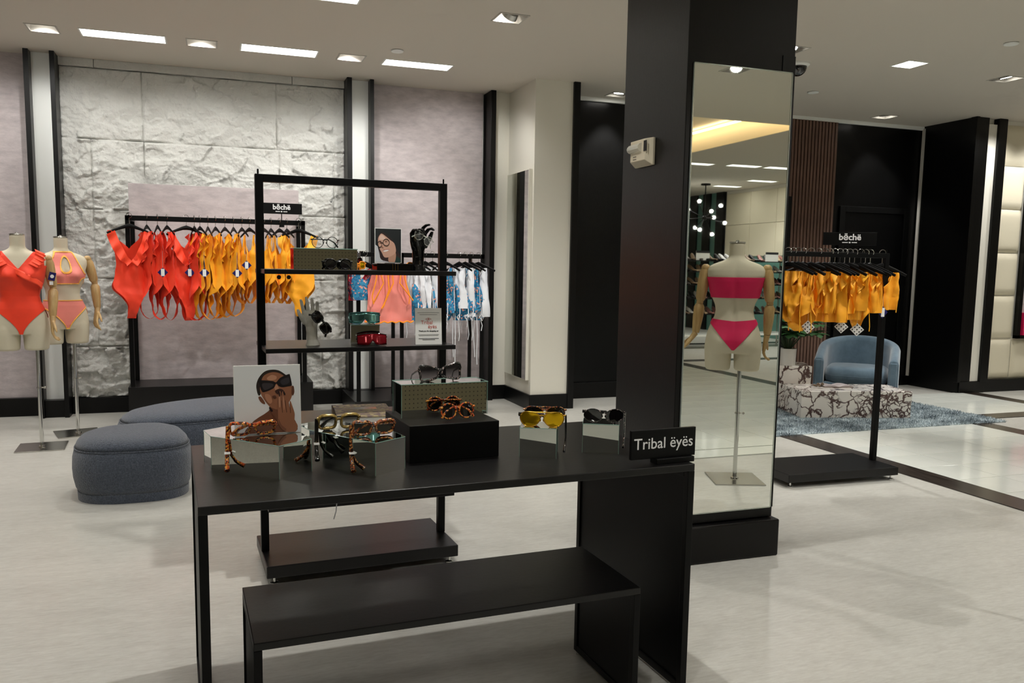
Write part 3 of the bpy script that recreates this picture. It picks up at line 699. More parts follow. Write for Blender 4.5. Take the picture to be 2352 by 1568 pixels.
ARTN = [0]
def flat(parent, w, h, polys, M, name='portrait_print'):
    b = MB(); mats = []
    for k, (c, pts) in enumerate(polys):
        mn = 'art_%d_%d_%d' % c
        if mn not in MT: mat(mn, c, .35)
        if mn not in mats: mats.append(mn)
        y = -.00012 * (k + 1)
        b.add([((u - .5) * w, y, (.5 - v) * h) for u, v in pts], [tuple(range(len(pts)))], mats.index(mn))
    o = b.build(name, mats, parent, M=M)
    bm = bmesh.new(); bm.from_mesh(o.data); bmesh.ops.triangulate(bm, faces=bm.faces); bm.to_mesh(o.data); bm.free(); return o
def sp(pts, n=6):          # closed smooth outline through the points
    out = []; N = len(pts)
    for i in range(N):
        p0, p1, p2, p3 = (Vector(pts[(i + k - 1) % N]) for k in range(4))
        for j in range(n):
            t_ = j / n; out.append(tuple(.5 * ((2 * p1) + (p2 - p0) * t_ + (2 * p0 - 5 * p1 + 4 * p2 - p3) * t_ * t_ + (3 * p1 - p0 - 3 * p2 + p3) * t_ ** 3)))
    return out
def clampuv(P): return [(min(1, max(0, a)), min(1, max(0, b))) for a, b in P]
def nrm(P, x0, y0, w, h): return [((x - x0) / w, (y - y0) / h) for x, y in P]
t = thing('portrait_board', 'white photo board of a person in dark sunglasses with hand raised to the mouth', 'picture', (.148, 2.60, .8805), .02)
t.rotation_euler = (-.10, 0, .02)
MB().box(-.099, .099, 0, .006, 0, .212).build('board', 'white_card', t, bevel=.001)
A = lambda P: clampuv(nrm(P, 322, 100, 825, 880))
SK, SKD, SKL = (148, 98, 72), (112, 70, 50), (186, 136, 108)
polys = [((226, 228, 229), [(0, 0), (1, 0), (1, 1), (0, 1)]),
 (SKD, A(sp([(720, 560), (760, 660), (700, 720), (600, 780), (520, 850), (470, 985), (1080, 985), (1000, 700), (900, 620)]))),
 ((42, 34, 30), A(sp([(600, 420), (596, 340), (630, 250), (700, 175), (790, 150), (880, 162), (960, 215), (1000, 260), (960, 300), (700, 300), (650, 380), (645, 470), (618, 480)]))),
 (SK, A(sp([(650, 330), (690, 230), (790, 185), (890, 200), (980, 270), (1040, 360), (1048, 450), (1030, 540), (960, 640), (880, 680), (780, 650), (720, 590), (665, 500), (640, 420)]))),
 (SKL, A(sp([(730, 260), (790, 220), (850, 240), (840, 280), (760, 290)]))),
 (SKD, A(sp([(618, 505), (650, 500), (690, 560), (700, 598), (670, 592), (635, 555)]))),
 (SKL, A(sp([(820, 380), (850, 350), (880, 400), (870, 430), (840, 430)]))),
 ((60, 36, 32), A(sp([(830, 430), (880, 405), (930, 420), (955, 470), (930, 500), (850, 470)]))),
 ((24, 20, 22), A(sp([(630, 296), (660, 285), (800, 300), (845, 318), (900, 260), (1005, 216), (1025, 235), (1045, 350), (1030, 370), (930, 385), (880, 370), (845, 335), (810, 395), (690, 442), (655, 410)]))),
 ((58, 52, 56), A(sp([(670, 330), (790, 330), (800, 370), (700, 415)]))), ((52, 48, 54), A(sp([(900, 300), (1000, 260), (1010, 330), (930, 355)]))),
 ((96, 60, 44), A(sp([(1045, 380), (1068, 380), (1075, 450), (1060, 495), (1040, 480)]))),
 (SKD, A(sp([(760, 690), (800, 690), (870, 790), (860, 840), (800, 760)]))),
 (SK, A(sp([(858, 780), (860, 600), (866, 500), (880, 445), (900, 450), (903, 600), (912, 620), (910, 500), (918, 450), (940, 455), (950, 600), (965, 640), (955, 540), (968, 490), (990, 520), (1008, 640), (1020, 680), (1012, 600), (1022, 570), (1045, 640), (1072, 740), (1070, 830), (1100, 880), (1105, 930), (1060, 985), (930, 960), (860, 860)]))),
 ((84, 50, 36), A([(903, 560), (909, 560), (920, 720), (912, 722)])), ((84, 50, 36), A([(952, 560), (958, 558), (974, 720), (966, 724)])), ((84, 50, 36), A([(1010, 610), (1016, 608), (1024, 730), (1016, 732)])), ((120, 76, 56), A(sp([(865, 800), (900, 880), (960, 940), (930, 955), (875, 880)]))), ((176, 124, 96), A(sp([(700, 470), (760, 480), (790, 560), (760, 600), (710, 540)]))), ((92, 56, 42), A(sp([(790, 500), (830, 490), (845, 520), (820, 530)]))),
 (SKL, A(sp([(872, 520), (884, 470), (892, 540), (890, 640), (874, 640)], 4))), (SKL, A(sp([(925, 540), (934, 500), (945, 620), (936, 690)], 4))),
 ((30, 20, 22), A(sp([(872, 450), (884, 442), (892, 490), (880, 510)], 4))), ((30, 20, 22), A(sp([(930, 450), (945, 445), (960, 480), (945, 492)], 4))),
 ((34, 20, 22), A(sp([(745, 650), (765, 645), (795, 690), (775, 700)], 4)))]
flat(t, .194, .206, polys, T(0, -.0002, .106))
MB().box(-.02, .02, .006, .05, 0, .004).box(-.02, .02, .006, .010, 0, .15).build('stand', 'clear_plastic', t)
t = thing('book', 'thick book with snakeskin patterned cover on the shelf behind the table', 'book', (*rk(.02, -.06, .695).xy, .695), .04)
t.rotation_euler = (0, 0, -.06)
MB().box(-.13, .13, -.17, .17, 0, .004).box(-.13, .13, -.17, .17, .032, .036).box(-.13, -.126, -.17, .17, 0, .036).build('cover', 'snake', t, bevel=.001)
MB().box(-.126, .124, -.165, .165, .004, .032).build('pages', 'white_card', t)
MB().box(-.07, .07, .02, .08, .036, .0366).build('title_label', 'acetate_gold', t)

# --- things on the upper rack shelf (z 1.378) and middle shelf (z 1.04)
Z1, Z2 = 1.378, 1.04
def rkthing(name, label, cat, x, y, z, rz=0): 
    p = rk(x, y, z); return thing(name, label, cat, p, .045 + rz)
t = rkthing('mirrored_riser', 'long mirrored glass box on the upper rack shelf', 'riser', -.152, -.06, Z1)
MB().box(-.14, .14, -.05, .05, 0, .09).build('mirror_body', 'mirror', t)
MB().box(-.142, .142, -.052, .052, .09, .094).build('mirror_top', 'glass_edge', t, bevel=.001)
glasses('round clear eyeglasses with thin black frame on the upper shelf riser', RKM @ Pt(-.148, -.07, Z1 + .121, 0, -.05), 'round', .0245, .0245, .008, .0016, 'acetate_black', 'lens_clear', (FO, (0, -.12)), .12, .003, name='eyeglasses', cat='glasses')
glasses('dark round sunglasses in front of the riser on the upper shelf', RKM @ Pt(-.105, -.15, Z1 + .026, -.1, -.1), 'round', .0235, .0215, .009, .0034, 'acetate_black', 'lens_dark', (FO, FO), .12)
t = rkthing('portrait_card', 'small photo card of a smiling woman in round glasses on the upper shelf', 'picture', .150, -.02, Z1 + .035, .02)
MB().box(-.062, .066, 0, .004, 0, .16).build('card', 'white_card', t)
B = lambda P: clampuv(nrm(P, 545, 215, 620, 800))
s1, s2, hr = (214, 168, 146), (232, 200, 184), (58, 44, 44)
polys = [((40, 44, 46), [(0, 0), (1, 0), (1, 1), (0, 1)]), ((206, 208, 212), B([(545, 600), (600, 640), (740, 1015), (545, 1015)])), ((196, 190, 196), B([(700, 860), (900, 900), (860, 1015), (740, 1015)])),
 (hr, B(sp([(600, 420), (640, 340), (720, 300), (850, 380), (980, 520), (1060, 700), (1180, 920), (1160, 1015), (1000, 1015), (700, 960), (640, 800), (600, 620)]))),
 ((196, 150, 126), B(sp([(860, 900), (960, 800), (1040, 800), (1010, 1015), (880, 1015)]))),
 (s1, B(sp([(612, 450), (650, 370), (700, 335), (800, 400), (900, 480), (1000, 560), (1040, 700), (1020, 800), (900, 880), (800, 905), (745, 880), (700, 790), (650, 700), (612, 580)]))),
 (s2, B(sp([(640, 420), (700, 360), (780, 430), (760, 470), (660, 480)]))),
 ((34, 60, 56), B([(1060, 850), (1165, 940), (1165, 1015), (1020, 1015)])),
 ((250, 246, 242), B(sp([(728, 735), (790, 720), (870, 705), (840, 745), (760, 765)]))), ((176, 90, 84), B(sp([(722, 730), (790, 712), (878, 700), (870, 712), (790, 722), (735, 740)], 4))),
 ((120, 84, 70), B(sp([(640, 560), (670, 548), (690, 560), (668, 570)], 4))), ((120, 84, 70), B(sp([(770, 520), (800, 508), (830, 520), (800, 534)], 4))),
 ((170, 118, 100), B(sp([(700, 600), (716, 640), (740, 672), (712, 676), (694, 650)], 4)))]
o = flat(t, .122, .154, polys, T(.002, -.0002, .08))
g = MB()
for cx, cy, rx_, rz_ in ((650, 585, 50, 72), (805, 540, 76, 80)):
    ring = [((cx + rx_ * cos(a) - 545) / 620, (cy + rz_ * sin(a) - 215) / 800) for a in [2 * pi * k / 28 for k in range(28)]]
    g.tube([((u - .5) * .122 + .002, -.002, .08 + (.5 - v) * .154) for u, v in ring], .0012, 6, closed=True)
g.tube([(.002 + ((700 - 545) / 620 - .5) * .122, -.002, .08 + (.5 - .42) * .154), (.002 + ((730 - 545) / 620 - .5) * .122, -.002, .08 + (.5 - .41) * .154)], .001, 6)
g.build('printed_spectacles', 'ink', t)
t = rkthing('display_case', 'low black case with thin gold lines under the small portrait card', 'case', .165, -.05, Z1)
MB().box(-.085, .085, -.05, .05, 0, .032).build('case_body', 'black_gloss', t, bevel=.003)
g = MB()
for k in range(3): g.box(-.012 + .012 * k, -.0105 + .012 * k, -.0508, -.05, .001, .031)
g.build('gold_lines', 'gold', t)
for i, (x, m, l) in enumerate([(.012, 'lens_gold', 'small orange glasses with folded arms left of the low black case'), (.275, 'acetate_gold', 'small amber glasses right of the low black case')]):
    glasses(l, RKM @ Pt(x, -.02, Z1 + .022, .3, -.1), 'square', .014, .016, .006, .003, 'orange_trim', m, (FO, FO), .05)
glasses('glossy black sunglasses with raised arm at the centre of the upper shelf', RKM @ Pt(.02, .06, Z1 + .04, .9, -.1), 'square', .022, .018, .008, .004, 'acetate_black', 'lens_red', ((0, 0), (.4, 0)), .11, .005)

# ------------------------------------------------------------------ hands
def hand_mesh(curl=.25, spread=.16, thumb=.6, scale=1.0, seg=8, remesh=.0022, flip=1, extra=None, wrist=.03):
    """open hand, fingers along +Z, palm facing -Y, thumb on +X*flip"""
    b = MB()
    rings = []
    for z, w, d in ((-wrist, .026, .021), (0, .027, .019), (.02, .034, .017), (.05, .040, .015), (.082, .041, .0125), (.092, .038, .009)):
        rings.append([(flip * w * (abs(cos(a)) ** .8 * (1 if cos(a) > 0 else -1)), d * sin(a), z) for a in [2 * pi * k / 16 for k in range(16)]])
    b.loft(rings)
    for k, (x, L) in enumerate(((.030, .070), (.010, .080), (-.010, .075), (-.030, .058))):
        a = spread * (1.5 - k) / 1.5 * .6; c = curl[k] if isinstance(curl, (list, tuple)) else curl
        p = Vector((flip * x, 0, .075)); d = Vector((flip * sin(a), 0, cos(a))); pts = [p.copy()]; ang = 0
        for j, f in enumerate((.018 / L, .46, .30, .24)):
            if j > 0: ang += c
            v = Vector((d.x * cos(ang), -sin(ang), d.z * cos(ang))); p = p + v * (L * f); pts.append(p.copy())
        b.tube(pts, [.0098, .0094, .0085, .0076, .0058], seg); b.sphere(pts[-1], .0058, 4)
    p = Vector((flip * .026, -.003, .02)); pts = [p.copy()]
    for ang, L in ((thumb, .034), (thumb * .8, .030), (thumb * .45, .024)):
        p = p + Vector((flip * sin(ang), -.28, cos(ang))).normalized() * L; pts.append(p.copy())
    b.tube(pts, [.014, .0115, .0095, .0070], seg); b.sphere(pts[-1], .0070, 4)
    if extra: extra(b)
    o = b.build('tmp', 'hand_white', None)
    r = o.modifiers.new('r', 'REMESH'); r.mode = 'VOXEL'; r.voxel_size = remesh; r.use_smooth_shade = True
    s = o.modifiers.new('s', 'SMOOTH'); s.factor = .5; s.iterations = 4
    bpy.context.view_layer.update()
    me = bpy.data.meshes.new_from_object(o.evaluated_get(bpy.context.evaluated_depsgraph_get()))
    bpy.data.objects.remove(o)
    me.polygons.foreach_set('use_smooth', [True] * len(me.polygons))
    if scale != 1: me.transform(Matrix.Scale(scale, 4))
    return me
def put(me, name, m, parent, M=None):
    me = me.copy(); me.materials.clear(); me.materials.append(MT[m]); o = bpy.data.objects.new(name, me); COL.objects.link(o); o.parent = parent
    if M: o.matrix_local = M
    return o
def forearm(b):
    prof = [(-.030, .026, .021), (-.05, .025, .020), (-.075, .026, .022), (-.10, .032, .030), (-.108, .034, .033)]
    b.loft([[(w * cos(a), d * sin(a), z) for a in [2 * pi * k / 20 for k in range(20)]] for z, w, d in prof])
HW = hand_mesh((.22, .16, .2, .3), .16, .42, extra=forearm, flip=-1)
HB = hand_mesh((.7, .5, .9, .8), .22, .35, extra=forearm, flip=1)
t = rkthing('display_hand', 'white display hand standing on the middle shelf with sunglasses hung on it', 'display hand', -.213, -.08, Z2, -.25)
put(HW, 'hand_form', 'hand_white', t, T(0, 0, .084) @ RY(-.06) @ Matrix.Diagonal((.95, .95, .78, 1)))
glasses('black sunglasses hanging down from the white display hand', RKM @ Pt(-.178, -.135, Z2 + .105, -.1, .1, .95), 'square', .0225, .0195, .008, .004, 'acetate_black', 'lens_dark', (FO, FO), .12)
t = rkthing('display_hand', 'glossy black display hand on the right of the upper shelf', 'display hand', .285, -.06, Z1, .15)
put(HB, 'hand_form', 'black_gloss', t, T(0, 0, .092) @ RZ(.2) @ Matrix.Diagonal((1.15, 1.15, .86, 1)))
glasses('clear lens glasses held by the glossy black display hand', RKM @ Pt(.300, -.10, Z1 + .150, .1, .2, .5), 'round', .021, .021, .007, .0014, 'clear_plastic', 'lens_clear', (FO, FO), .11, .002, name='eyeglasses', cat='glasses')
# mirrored cube with teal and red shields
t = rkthing('mirrored_cube', 'mirrored cube in the middle of the middle rack shelf', 'riser', .037, -.035, Z2, -.18)
MB().box(-.065, .065, -.06, .06, 0, .088).build('mirror_body', 'mirror', t)
MB().box(-.067, .067, -.062, .062, .088, .092).build('mirror_top', 'glass_edge', t, bevel=.001)
def shield(label, M, fm, lm, w=.070, h=.026, temples=((.1, 0), (.1, 0)), seg=14, tl=.12):
    t = thing('shield_sunglasses', label, 'sunglasses'); t.matrix_world = M
    def S(u, v):
        x = w * u; top = h; bot = -h * (1 - .75 * exp(-(u / .16) ** 2)) * (1 - .25 * abs(u) ** 3)
        return (x, 9 * x * x * .55, bot + (top * (1 - .15 * u * u) - bot) * v)
    b = MB(); vs = [S(-1 + 2 * i / 28, j / 4) for j in range(5) for i in range(29)]
    b.add(vs, [(j * 29 + i, j * 29 + i + 1, (j + 1) * 29 + i + 1, (j + 1) * 29 + i) for j in range(4) for i in range(28)])
    b.build('lens', lm, t, True, ang=180, solid=.0015)
    f = MB(); f.tube([S(-1 + 2 * i / 28, 1) for i in range(29)], .0024, 6)
    f.tube([S(-1 + 2 * i / 28, 0) for i in range(29)], .0014, 6)
    f.build('frame', fm, t, True)
    for s, (fold, drop) in zip((-1, 1), temples):
        q = MB().tube([(0, 0, 0), (0, tl * .7, 0), (0, tl, -.02)], .004, 6); q.build('temple', fm, t, True, M=T(s * w, 9 * w * w * .55, h * .5) @ RZ(s * fold) @ RX(drop))
    return t
shield('teal mirrored shield sunglasses on top of the mirrored cube', RKM @ Pt(.03, -.075, Z2 + .121, -.1, -.1), 'lens_teal', 'lens_teal')
shield('dark red shield sunglasses lying in front of the mirrored cube', RKM @ Pt(.045, -.165, Z2 + .030, -.05, -.25), 'acetate_black', 'lens_red', .066, .027)
# info card
t = rkthing('info_card', 'white information card with red logo on the right of the middle shelf', 'card', .312, -.15, Z2, -.03)
t.rotation_euler = (-.08, 0, .02)
MB().box(-.063, .063, 0, .003, 0, .168).build('card', 'white_card', t)
MB().box(-.063, .063, .003, .05, 0, .003).build('stand', 'clear_plastic', t)
for s, sz, z, m, bo in (('Tribal', .024, .101, 'ink_red', 0), ('ëyës', .024, .082, 'ink_red', 0), ('Thank you for shopping us!', .0085, .062, 'ink', .0003)):
    text(s, sz, T(-.008 if s == 'Tribal' else (.018 if s == 'ëyës' else 0), -.0008, z) @ UPR, m, t, bold=bo, ext=.0002)
g = MB()
for z, w in ((.045, .05), (.040, .047), (.026, .048), (.0205, .03), (.146, .052), (.137, .042)): g.box(-w, w, -.0006, 0, z, z + .0014 + (.001 if z < .03 else 0))
g.build('small_print', 'ink', t)
g = MB().tube([(-.014, -.001, .117), (0, -.001, .123), (.014, -.001, .117), (0, -.001, .112)], .0009, 5, closed=True).sphere((0, -.0005, .1175), .003, 5, sy=.2)
g.build('eye_logo', 'ink_red', t)

# ------------------------------------------------------------------ mannequins
TOR = [  # z, half width, half depth front, half depth back, exponent
 (1.578, .050, .052, .052, 2), (1.50, .049, .052, .052, 2), (1.485, .056, .055, .058, 2), (1.470, .078, .058, .066, 2.1), (1.458, .110, .062, .072, 2.2), (1.445, .145, .068, .078, 2.3),
 (1.430, .170, .074, .084, 2.4), (1.405, .185, .082, .092, 2.5), (1.37, .184, .092, .098, 2.5), (1.33, .172, .100, .100, 2.4), (1.28, .162, .104, .096, 2.3), (1.23, .150, .098, .088, 2.2), (1.18, .128, .090, .080, 2.1), (1.14, .121, .088, .078, 2.1),
 (1.10, .128, .092, .084, 2.1), (1.05, .150, .098, .096, 2.2), (1.00, .168, .100, .106, 2.2), (.95, .178, .100, .112, 2.3), (.90, .184, .098, .112, 2.4), (.86, .182, .09, .105, 2.5)]
def tor(phi, z, off=0):
    for a, b in zip(TOR, TOR[1:]):
        if z >= b[0] or b is TOR[-1]:
            t = min(1, max(0, (a[0] - z) / (a[0] - b[0]))); w, df, db, e = (a[i] + (b[i] - a[i]) * t for i in range(1, 5)); break
    s, c = sin(phi), cos(phi); k = (abs(s) ** e + abs(c) ** e) ** (-1 / e)
    x = w * s * k; d = df if c > 0 else db; y = -d * c * k
    if c > 0:
        for sx in (-1, 1): y -= .040 * exp(-((x - sx * .072) / .050) ** 2 - ((z - 1.29) / .050) ** 2)
        y += .012 * exp(-(x / .02) ** 2 - ((z - 1.29) / .06) ** 2)
    else:
        for sx in (-1, 1): y += .030 * exp(-((x - sx * .080) / .065) ** 2 - ((z - .93) / .070) ** 2)
        y -= .012 * exp(-(x / .02) ** 2 - ((z - 1.2) / .16) ** 2)
    r = Vector((x, y, z)); 
    if off: n = Vector((x / w ** 2, y / d ** 2, 0)); n.normalize(); r += n * off
    return r
def body_mesh():
    b = MB(); zs = [1.578 - .0045 * i for i in range(160)]
    b.loft([[tor(2 * pi * k / 96, z) for k in range(96)] for z in zs])
    for s in (-1, 1):
        b.loft([[(s * cx + w * cos(a), cy + d * sin(a), z) for a in [2 * pi * k / 40 for k in range(40)]] for z, cx, cy, w, d in
                ((.96, .085, .004, .078, .088), (.90, .092, .004, .086, .096), (.86, .094, .004, .088, .096), (.80, .094, .002, .085, .090), (.755, .093, 0, .081, .085), (.744, .093, 0, .074, .078))])
    o = b.build('tmp', 'mannequin_skin'); r = o.modifiers.new('r', 'REMESH'); r.mode = 'VOXEL'; r.voxel_size = .006; r.use_smooth_shade = True
    s = o.modifiers.new('s', 'SMOOTH'); s.factor = .5; s.iterations = 3
    bpy.context.view_layer.update()
    me = bpy.data.meshes.new_from_object(o.evaluated_get(bpy.context.evaluated_depsgraph_get())); bpy.data.objects.remove(o)
    me.polygons.foreach_set('use_smooth', [True] * len(me.polygons)); return me
BODY = body_mesh()
def cloth_shell(name, m, parent, pred, off=.005, zr=(.862, 1.50), trimband=None, trimmat=None):
    nph, nz = 300, int((zr[1] - zr[0]) / .0032); G = {}; b = MB(); tb_ = MB(); tg = {}
    P = [[tor(2 * pi * i / nph - pi, zr[0] + (zr[1] - zr[0]) * j / nz, off) for i in range(nph)] for j in range(nz + 1)]
    ph = [2 * pi * i / nph - pi for i in range(nph)]
    V = [[pred(P[j][i], ph[i]) for i in range(nph)] for j in range(nz + 1)]
    def pos(i, j, lift):
        base = lambda i, j: P[j][i] if not lift else tor(ph[i], P[j][i].z, off + lift)
        v = V[j][i]
        if v > 0: return base(i, j)
        acc = Vector((0, 0, 0)); n_ = 0
        for di, dj in ((1, 0), (-1, 0), (0, 1), (0, -1), (1, 1), (-1, -1), (1, -1), (-1, 1)):
            ii, jj = (i + di) % nph, j + dj
            if 0 <= jj <= nz and V[jj][ii] > 0 and (di == 0 or dj == 0 or not n_):
                q = base(i, j).lerp(base(ii, jj), min(1, -v / max(1e-6, V[jj][ii] - v))); acc += q; n_ += 1
        return acc / n_ if n_ else base(i, j)
    def vid(d, bb, i, j, lift=0):
        if (i, j) not in d: d[(i, j)] = len(bb.v); bb.v.append(pos(i, j, lift))
        return d[(i, j)]
    for j in range(nz):
        for i in range(nph):
            i2 = (i + 1) % nph; q = [(i, j), (i2, j), (i2, j + 1), (i, j + 1)]; vals = [V[c[1]][c[0]] for c in q]
            if max(vals) <= 0: continue
            b.f.append([vid(G, b, *c) for c in q]); b.m.append(0)
            if trimband and min(vals) < trimband: tb_.f.append([vid(tg, tb_, *c, .002) for c in q]); tb_.m.append(0)
    o = b.build(name, m, parent, True, ang=180, solid=.001)
    if trimband and tb_.f: tb_.build('trim', trimmat, parent, True, ang=180, solid=.002)
    return o
HM = hand_mesh((.25, .35, .45, .5), .10, .5, remesh=.0035, flip=1)
HM2 = hand_mesh((.25, .35, .45, .5), .10, .5, remesh=.0035, flip=-1)
def arm(t, s, sh, el, wr, hd, tagged=False):
    sh, el, wr, hd = map(Vector, (sh, el, wr, hd))
    a = MB().sphere(sh, .030, 8); d = (el - sh).normalized(); a.tube([sh, sh + d * .03, sh + (el - sh) * .5, el - d * .028, el - d * .01], [.026, .036, .037, .032, .024], 20)
    a.sphere(el, .023, 8).build('upper_arm', 'wood_light', t, True)
    d = (wr - el).normalized()
    MB().tube([el + d * .012, el + d * .03, el + (wr - el) * .45, wr - d * .02, wr], [.024, .034, .034, .026, .022], 20).build('forearm', 'wood_light', t, True)
    z = (hd - wr).normalized(); x = Vector((0, -1, 0)); x = (x - z * x.dot(z)).normalized(); y = z.cross(x)
    R = Matrix((x, y, z)).transposed().to_4x4()
    put(HM if s > 0 else HM2, 'hand', 'wood_light', t, Matrix.Translation(wr + z * .028) @ R @ RZ(pi if s < 0 else 0) @ Matrix.Scale(.98, 4))
def mannequin(label, loc, yaw, off, arms, base_rz=0):
    """loc = pole foot; off = pole position in body coordinates"""
    t = thing('mannequin', label, 'mannequin', loc, yaw, 'headless mannequins on poles')
    B_ = T(-off[0], -off[1], 0)
    o = bpy.data.objects.new('torso', BODY); COL.objects.link(o); o.parent = t; o.matrix_local = B_
    if not BODY.materials: BODY.materials.append(MT['mannequin_skin'])
    MB().lathe([(.047, 1.578), (.052, 1.582), (.050, 1.590), (.012, 1.592), (.010, 1.600), (0, 1.601)], 28).build('neck_cap', 'steel', t, True, M=B_)
    for s, A_ in zip((-1, 1), arms): arm_t = [tuple(Vector(p) - Vector((off[0], off[1], 0))) for p in A_]; arm(t, s, *arm_t)
    MB().cyl((0, 0, .012), (0, 0, .76), .0135, n=20).build('pole', 'chrome', t, True)
    MB().cyl((0, 0, .45), (0, 0, .46), .018, n=20).cyl((.0, 0, .455), (.035, 0, .455), .005, n=8).sphere((.037, 0, .455), .009, 6).build('height_knob', 'steel', t, True)
    MB().lathe([(.026, .008), (.024, .016), (.014, .020)], 20).build('collar', 'chrome', t, True)
    MB().box(-.165, .165, -.165, .165, 0, .008).build('base_plate', 'steel', t, bevel=.002, M=RZ(base_rz))
    return t, B_
armL = lambda s, sp_=0, fw=0: [(s * .196, -.005, 1.415), (s * (.235 + sp_), fw * .3, 1.185), (s * (.245 + sp_), -.03 + fw, .975), (s * (.235 + sp_ * 2.2), -.05 + fw * 1.3, .87)]
YA1, YA2 = .16, .42
m1, B1 = mannequin('headless mannequin at the left edge in a coral red ruffled swimsuit', (-1.251, 6.927, 0), YA1, (.095, .03), [armL(-1), [(.190, -.005, 1.41), (.215, .0, 1.20), (.205, -.06, .99), (.200, -.09, .88)]], -.1)
m2, B2 = mannequin('headless mannequin in a pink two piece swimsuit with apricot trim', (-1.075, 7.424, 0), YA2, (.075, .02), [armL(-1), [(.190, -.005, 1.415), (.240, .0, 1.225), (.245, -.03, 1.02), (.215, -.07, .91)]], -.15)
m3, B3 = mannequin('headless mannequin in a magenta bikini, seen from behind in the tall mirror', (3.293, 2.021, 0), .60, (.050, .0), [[(-.196, -.005, 1.415), (-.225, .0, 1.19), (-.245, .0, .985), (-.325, .0, .870)], [(.196, -.005, 1.415), (.222, .0, 1.19), (.215, -.02, .985), (.200, -.05, .88)]], -.25)
# coral suit with a deep V neck
def inL(z, a, b): return min(1, max(0, (z - a) / (b - a)))
def coral(p, ph):
    x, z, front = abs(p.x), p.z, cos(ph) > 0
    vneck = (x - .105 * inL(z, 1.335, 1.47)) if z > 1.335 else 1
    if not front and z > 1.30: vneck = x - .105 * inL(z, 1.30, 1.45)
    outer = .165 - x if z > 1.36 else 1
    leg = z - (.865 + .60 * max(0, x - .012) ** .64 * (1 if front else .6)) if z < 1.12 else 1
    return min(vneck, outer, leg, 1.478 - z)
def part_of(o, B_): o.matrix_local = B_; return o
s1_ = thing('swimsuit', 'coral red ruffled one-piece swimsuit worn by the left mannequin', 'swimsuit', m1.location, YA1)
part_of(cloth_shell('suit_body', 'coral', s1_, coral), B1)
def ruffle_band(parent, m, pts, B_, width=.07, waves=9, lift=.012, down=(0, 0, -1), name='ruffle'):
    b = MB(); n = 90; vs = []; P = [Vector(p) for p in pts]
    for i in range(n + 1):
        u = i / n * (len(P) - 1); k = min(int(u), len(P) - 2); c = P[k].lerp(P[k + 1], u - k)
        for j in range(5):
            v = j / 4; w = sin(u / (len(P) - 1) * waves * 2 * pi) * .011 * v
            q = c + Vector(down[k] if isinstance(down, list) else down) * width * v; q = q + Vector((w * .6, -lift * (.4 + v) - abs(w) * .6 + w * .5, 0)); vs.append(q)
    fs = [(i * 5 + j, i * 5 + j + 1, (i + 1) * 5 + j + 1, (i + 1) * 5 + j) for i in range(n) for j in range(4)]
    o = b.add(vs, fs).build(name, m, parent, True, ang=180, solid=.0015); o.matrix_local = B_; return o
def surf(x, z, o=.008):   # front surface point at this x
    lo, hi = 0, pi / 2
    for _ in range(24):
        mid = (lo + hi) / 2
        if tor(mid, z).x < abs(x): lo = mid
        else: hi = mid
    q = tor(lo, z, o); return Vector((q.x * (1 if x >= 0 else -1), q.y, z))
for s in (-1, 1):
    ruffle_band(s1_, 'coral_ruffle', [Vector((s * .108, -.020, 1.482)), Vector((s * .112, -.062, 1.470)), surf(s * .108, 1.435, .006), surf(s * .090, 1.405, .006), surf(s * .066, 1.375, .006)], B1, .075, 4.5, .010, (s * .80, -.18, -.42))
ruffle_band(s1_, 'coral_ruffle', [surf(-.066, 1.375, .007), surf(-.02, 1.345, .007), surf(.02, 1.325, .007), surf(.07, 1.295, .007), surf(.118, 1.262, .007), surf(.145, 1.235, .007)], B1, .045, 1.6, .004, (-.1, 0, -1), 'cross_fold')
tg_ = MB().box(-.022, .022, -.001, .001, -.03, .03); tg_.build('hang_tag', 'navy', s1_, M=B1 @ T(.212, -.075, 1.285) @ RY(.25))
MB().lathe([(.013, 0), (.012, .0012)], 16).build('tag_badge', 'white_card', s1_, M=B1 @ T(.212, -.0775, 1.285) @ RX(pi / 2))
MB().box(-.012, .012, -.001, .001, -.012, .014).build('price_tag', 'white_card', s1_, M=B1 @ T(.205, -.072, 1.235))
# pink two piece
def pink_top(p, ph):
    x, z, front = abs(p.x), p.z, cos(ph) > 0
    if z < 1.215 or z > 1.475: return -1
    v = min(z - 1.215, 1.475 - z)
    if z > 1.30: v = min(v, (.150 - .085 * inL(z, 1.30, 1.475) ** .8) - x)
    if not front and z > 1.27: v = min(v, z - 1.455) if z > 1.44 else -1
    if front:
        kx, kz = (p.x) / .030, (z - 1.37) / .058; e = kx * kx * (1 + .6 * kz) + kz * kz
        v = min(v, (sqrt(max(e, 0)) - 1) * .035)
    return v
def pink_bot(p, ph):
    x, z, front = abs(p.x), p.z, cos(ph) > 0
    if z > 1.095: return -1
    return min(1.095 - z, z - (.865 + .62 * max(0, x - .012) ** .68 * (1 if front else .6)))
s2_ = thing('swimsuit', 'pink halter top and high waisted bottom with apricot trim worn by the second mannequin', 'swimsuit', m2.location, YA2)
for nm, f in (('halter_top', pink_top), ('bottom', pink_bot)):
    n0 = len(s2_.children); cloth_shell(nm, 'pink', s2_, f, trimband=.0075, trimmat='trim_apricot')
for c in s2_.children: c.matrix_local = B2
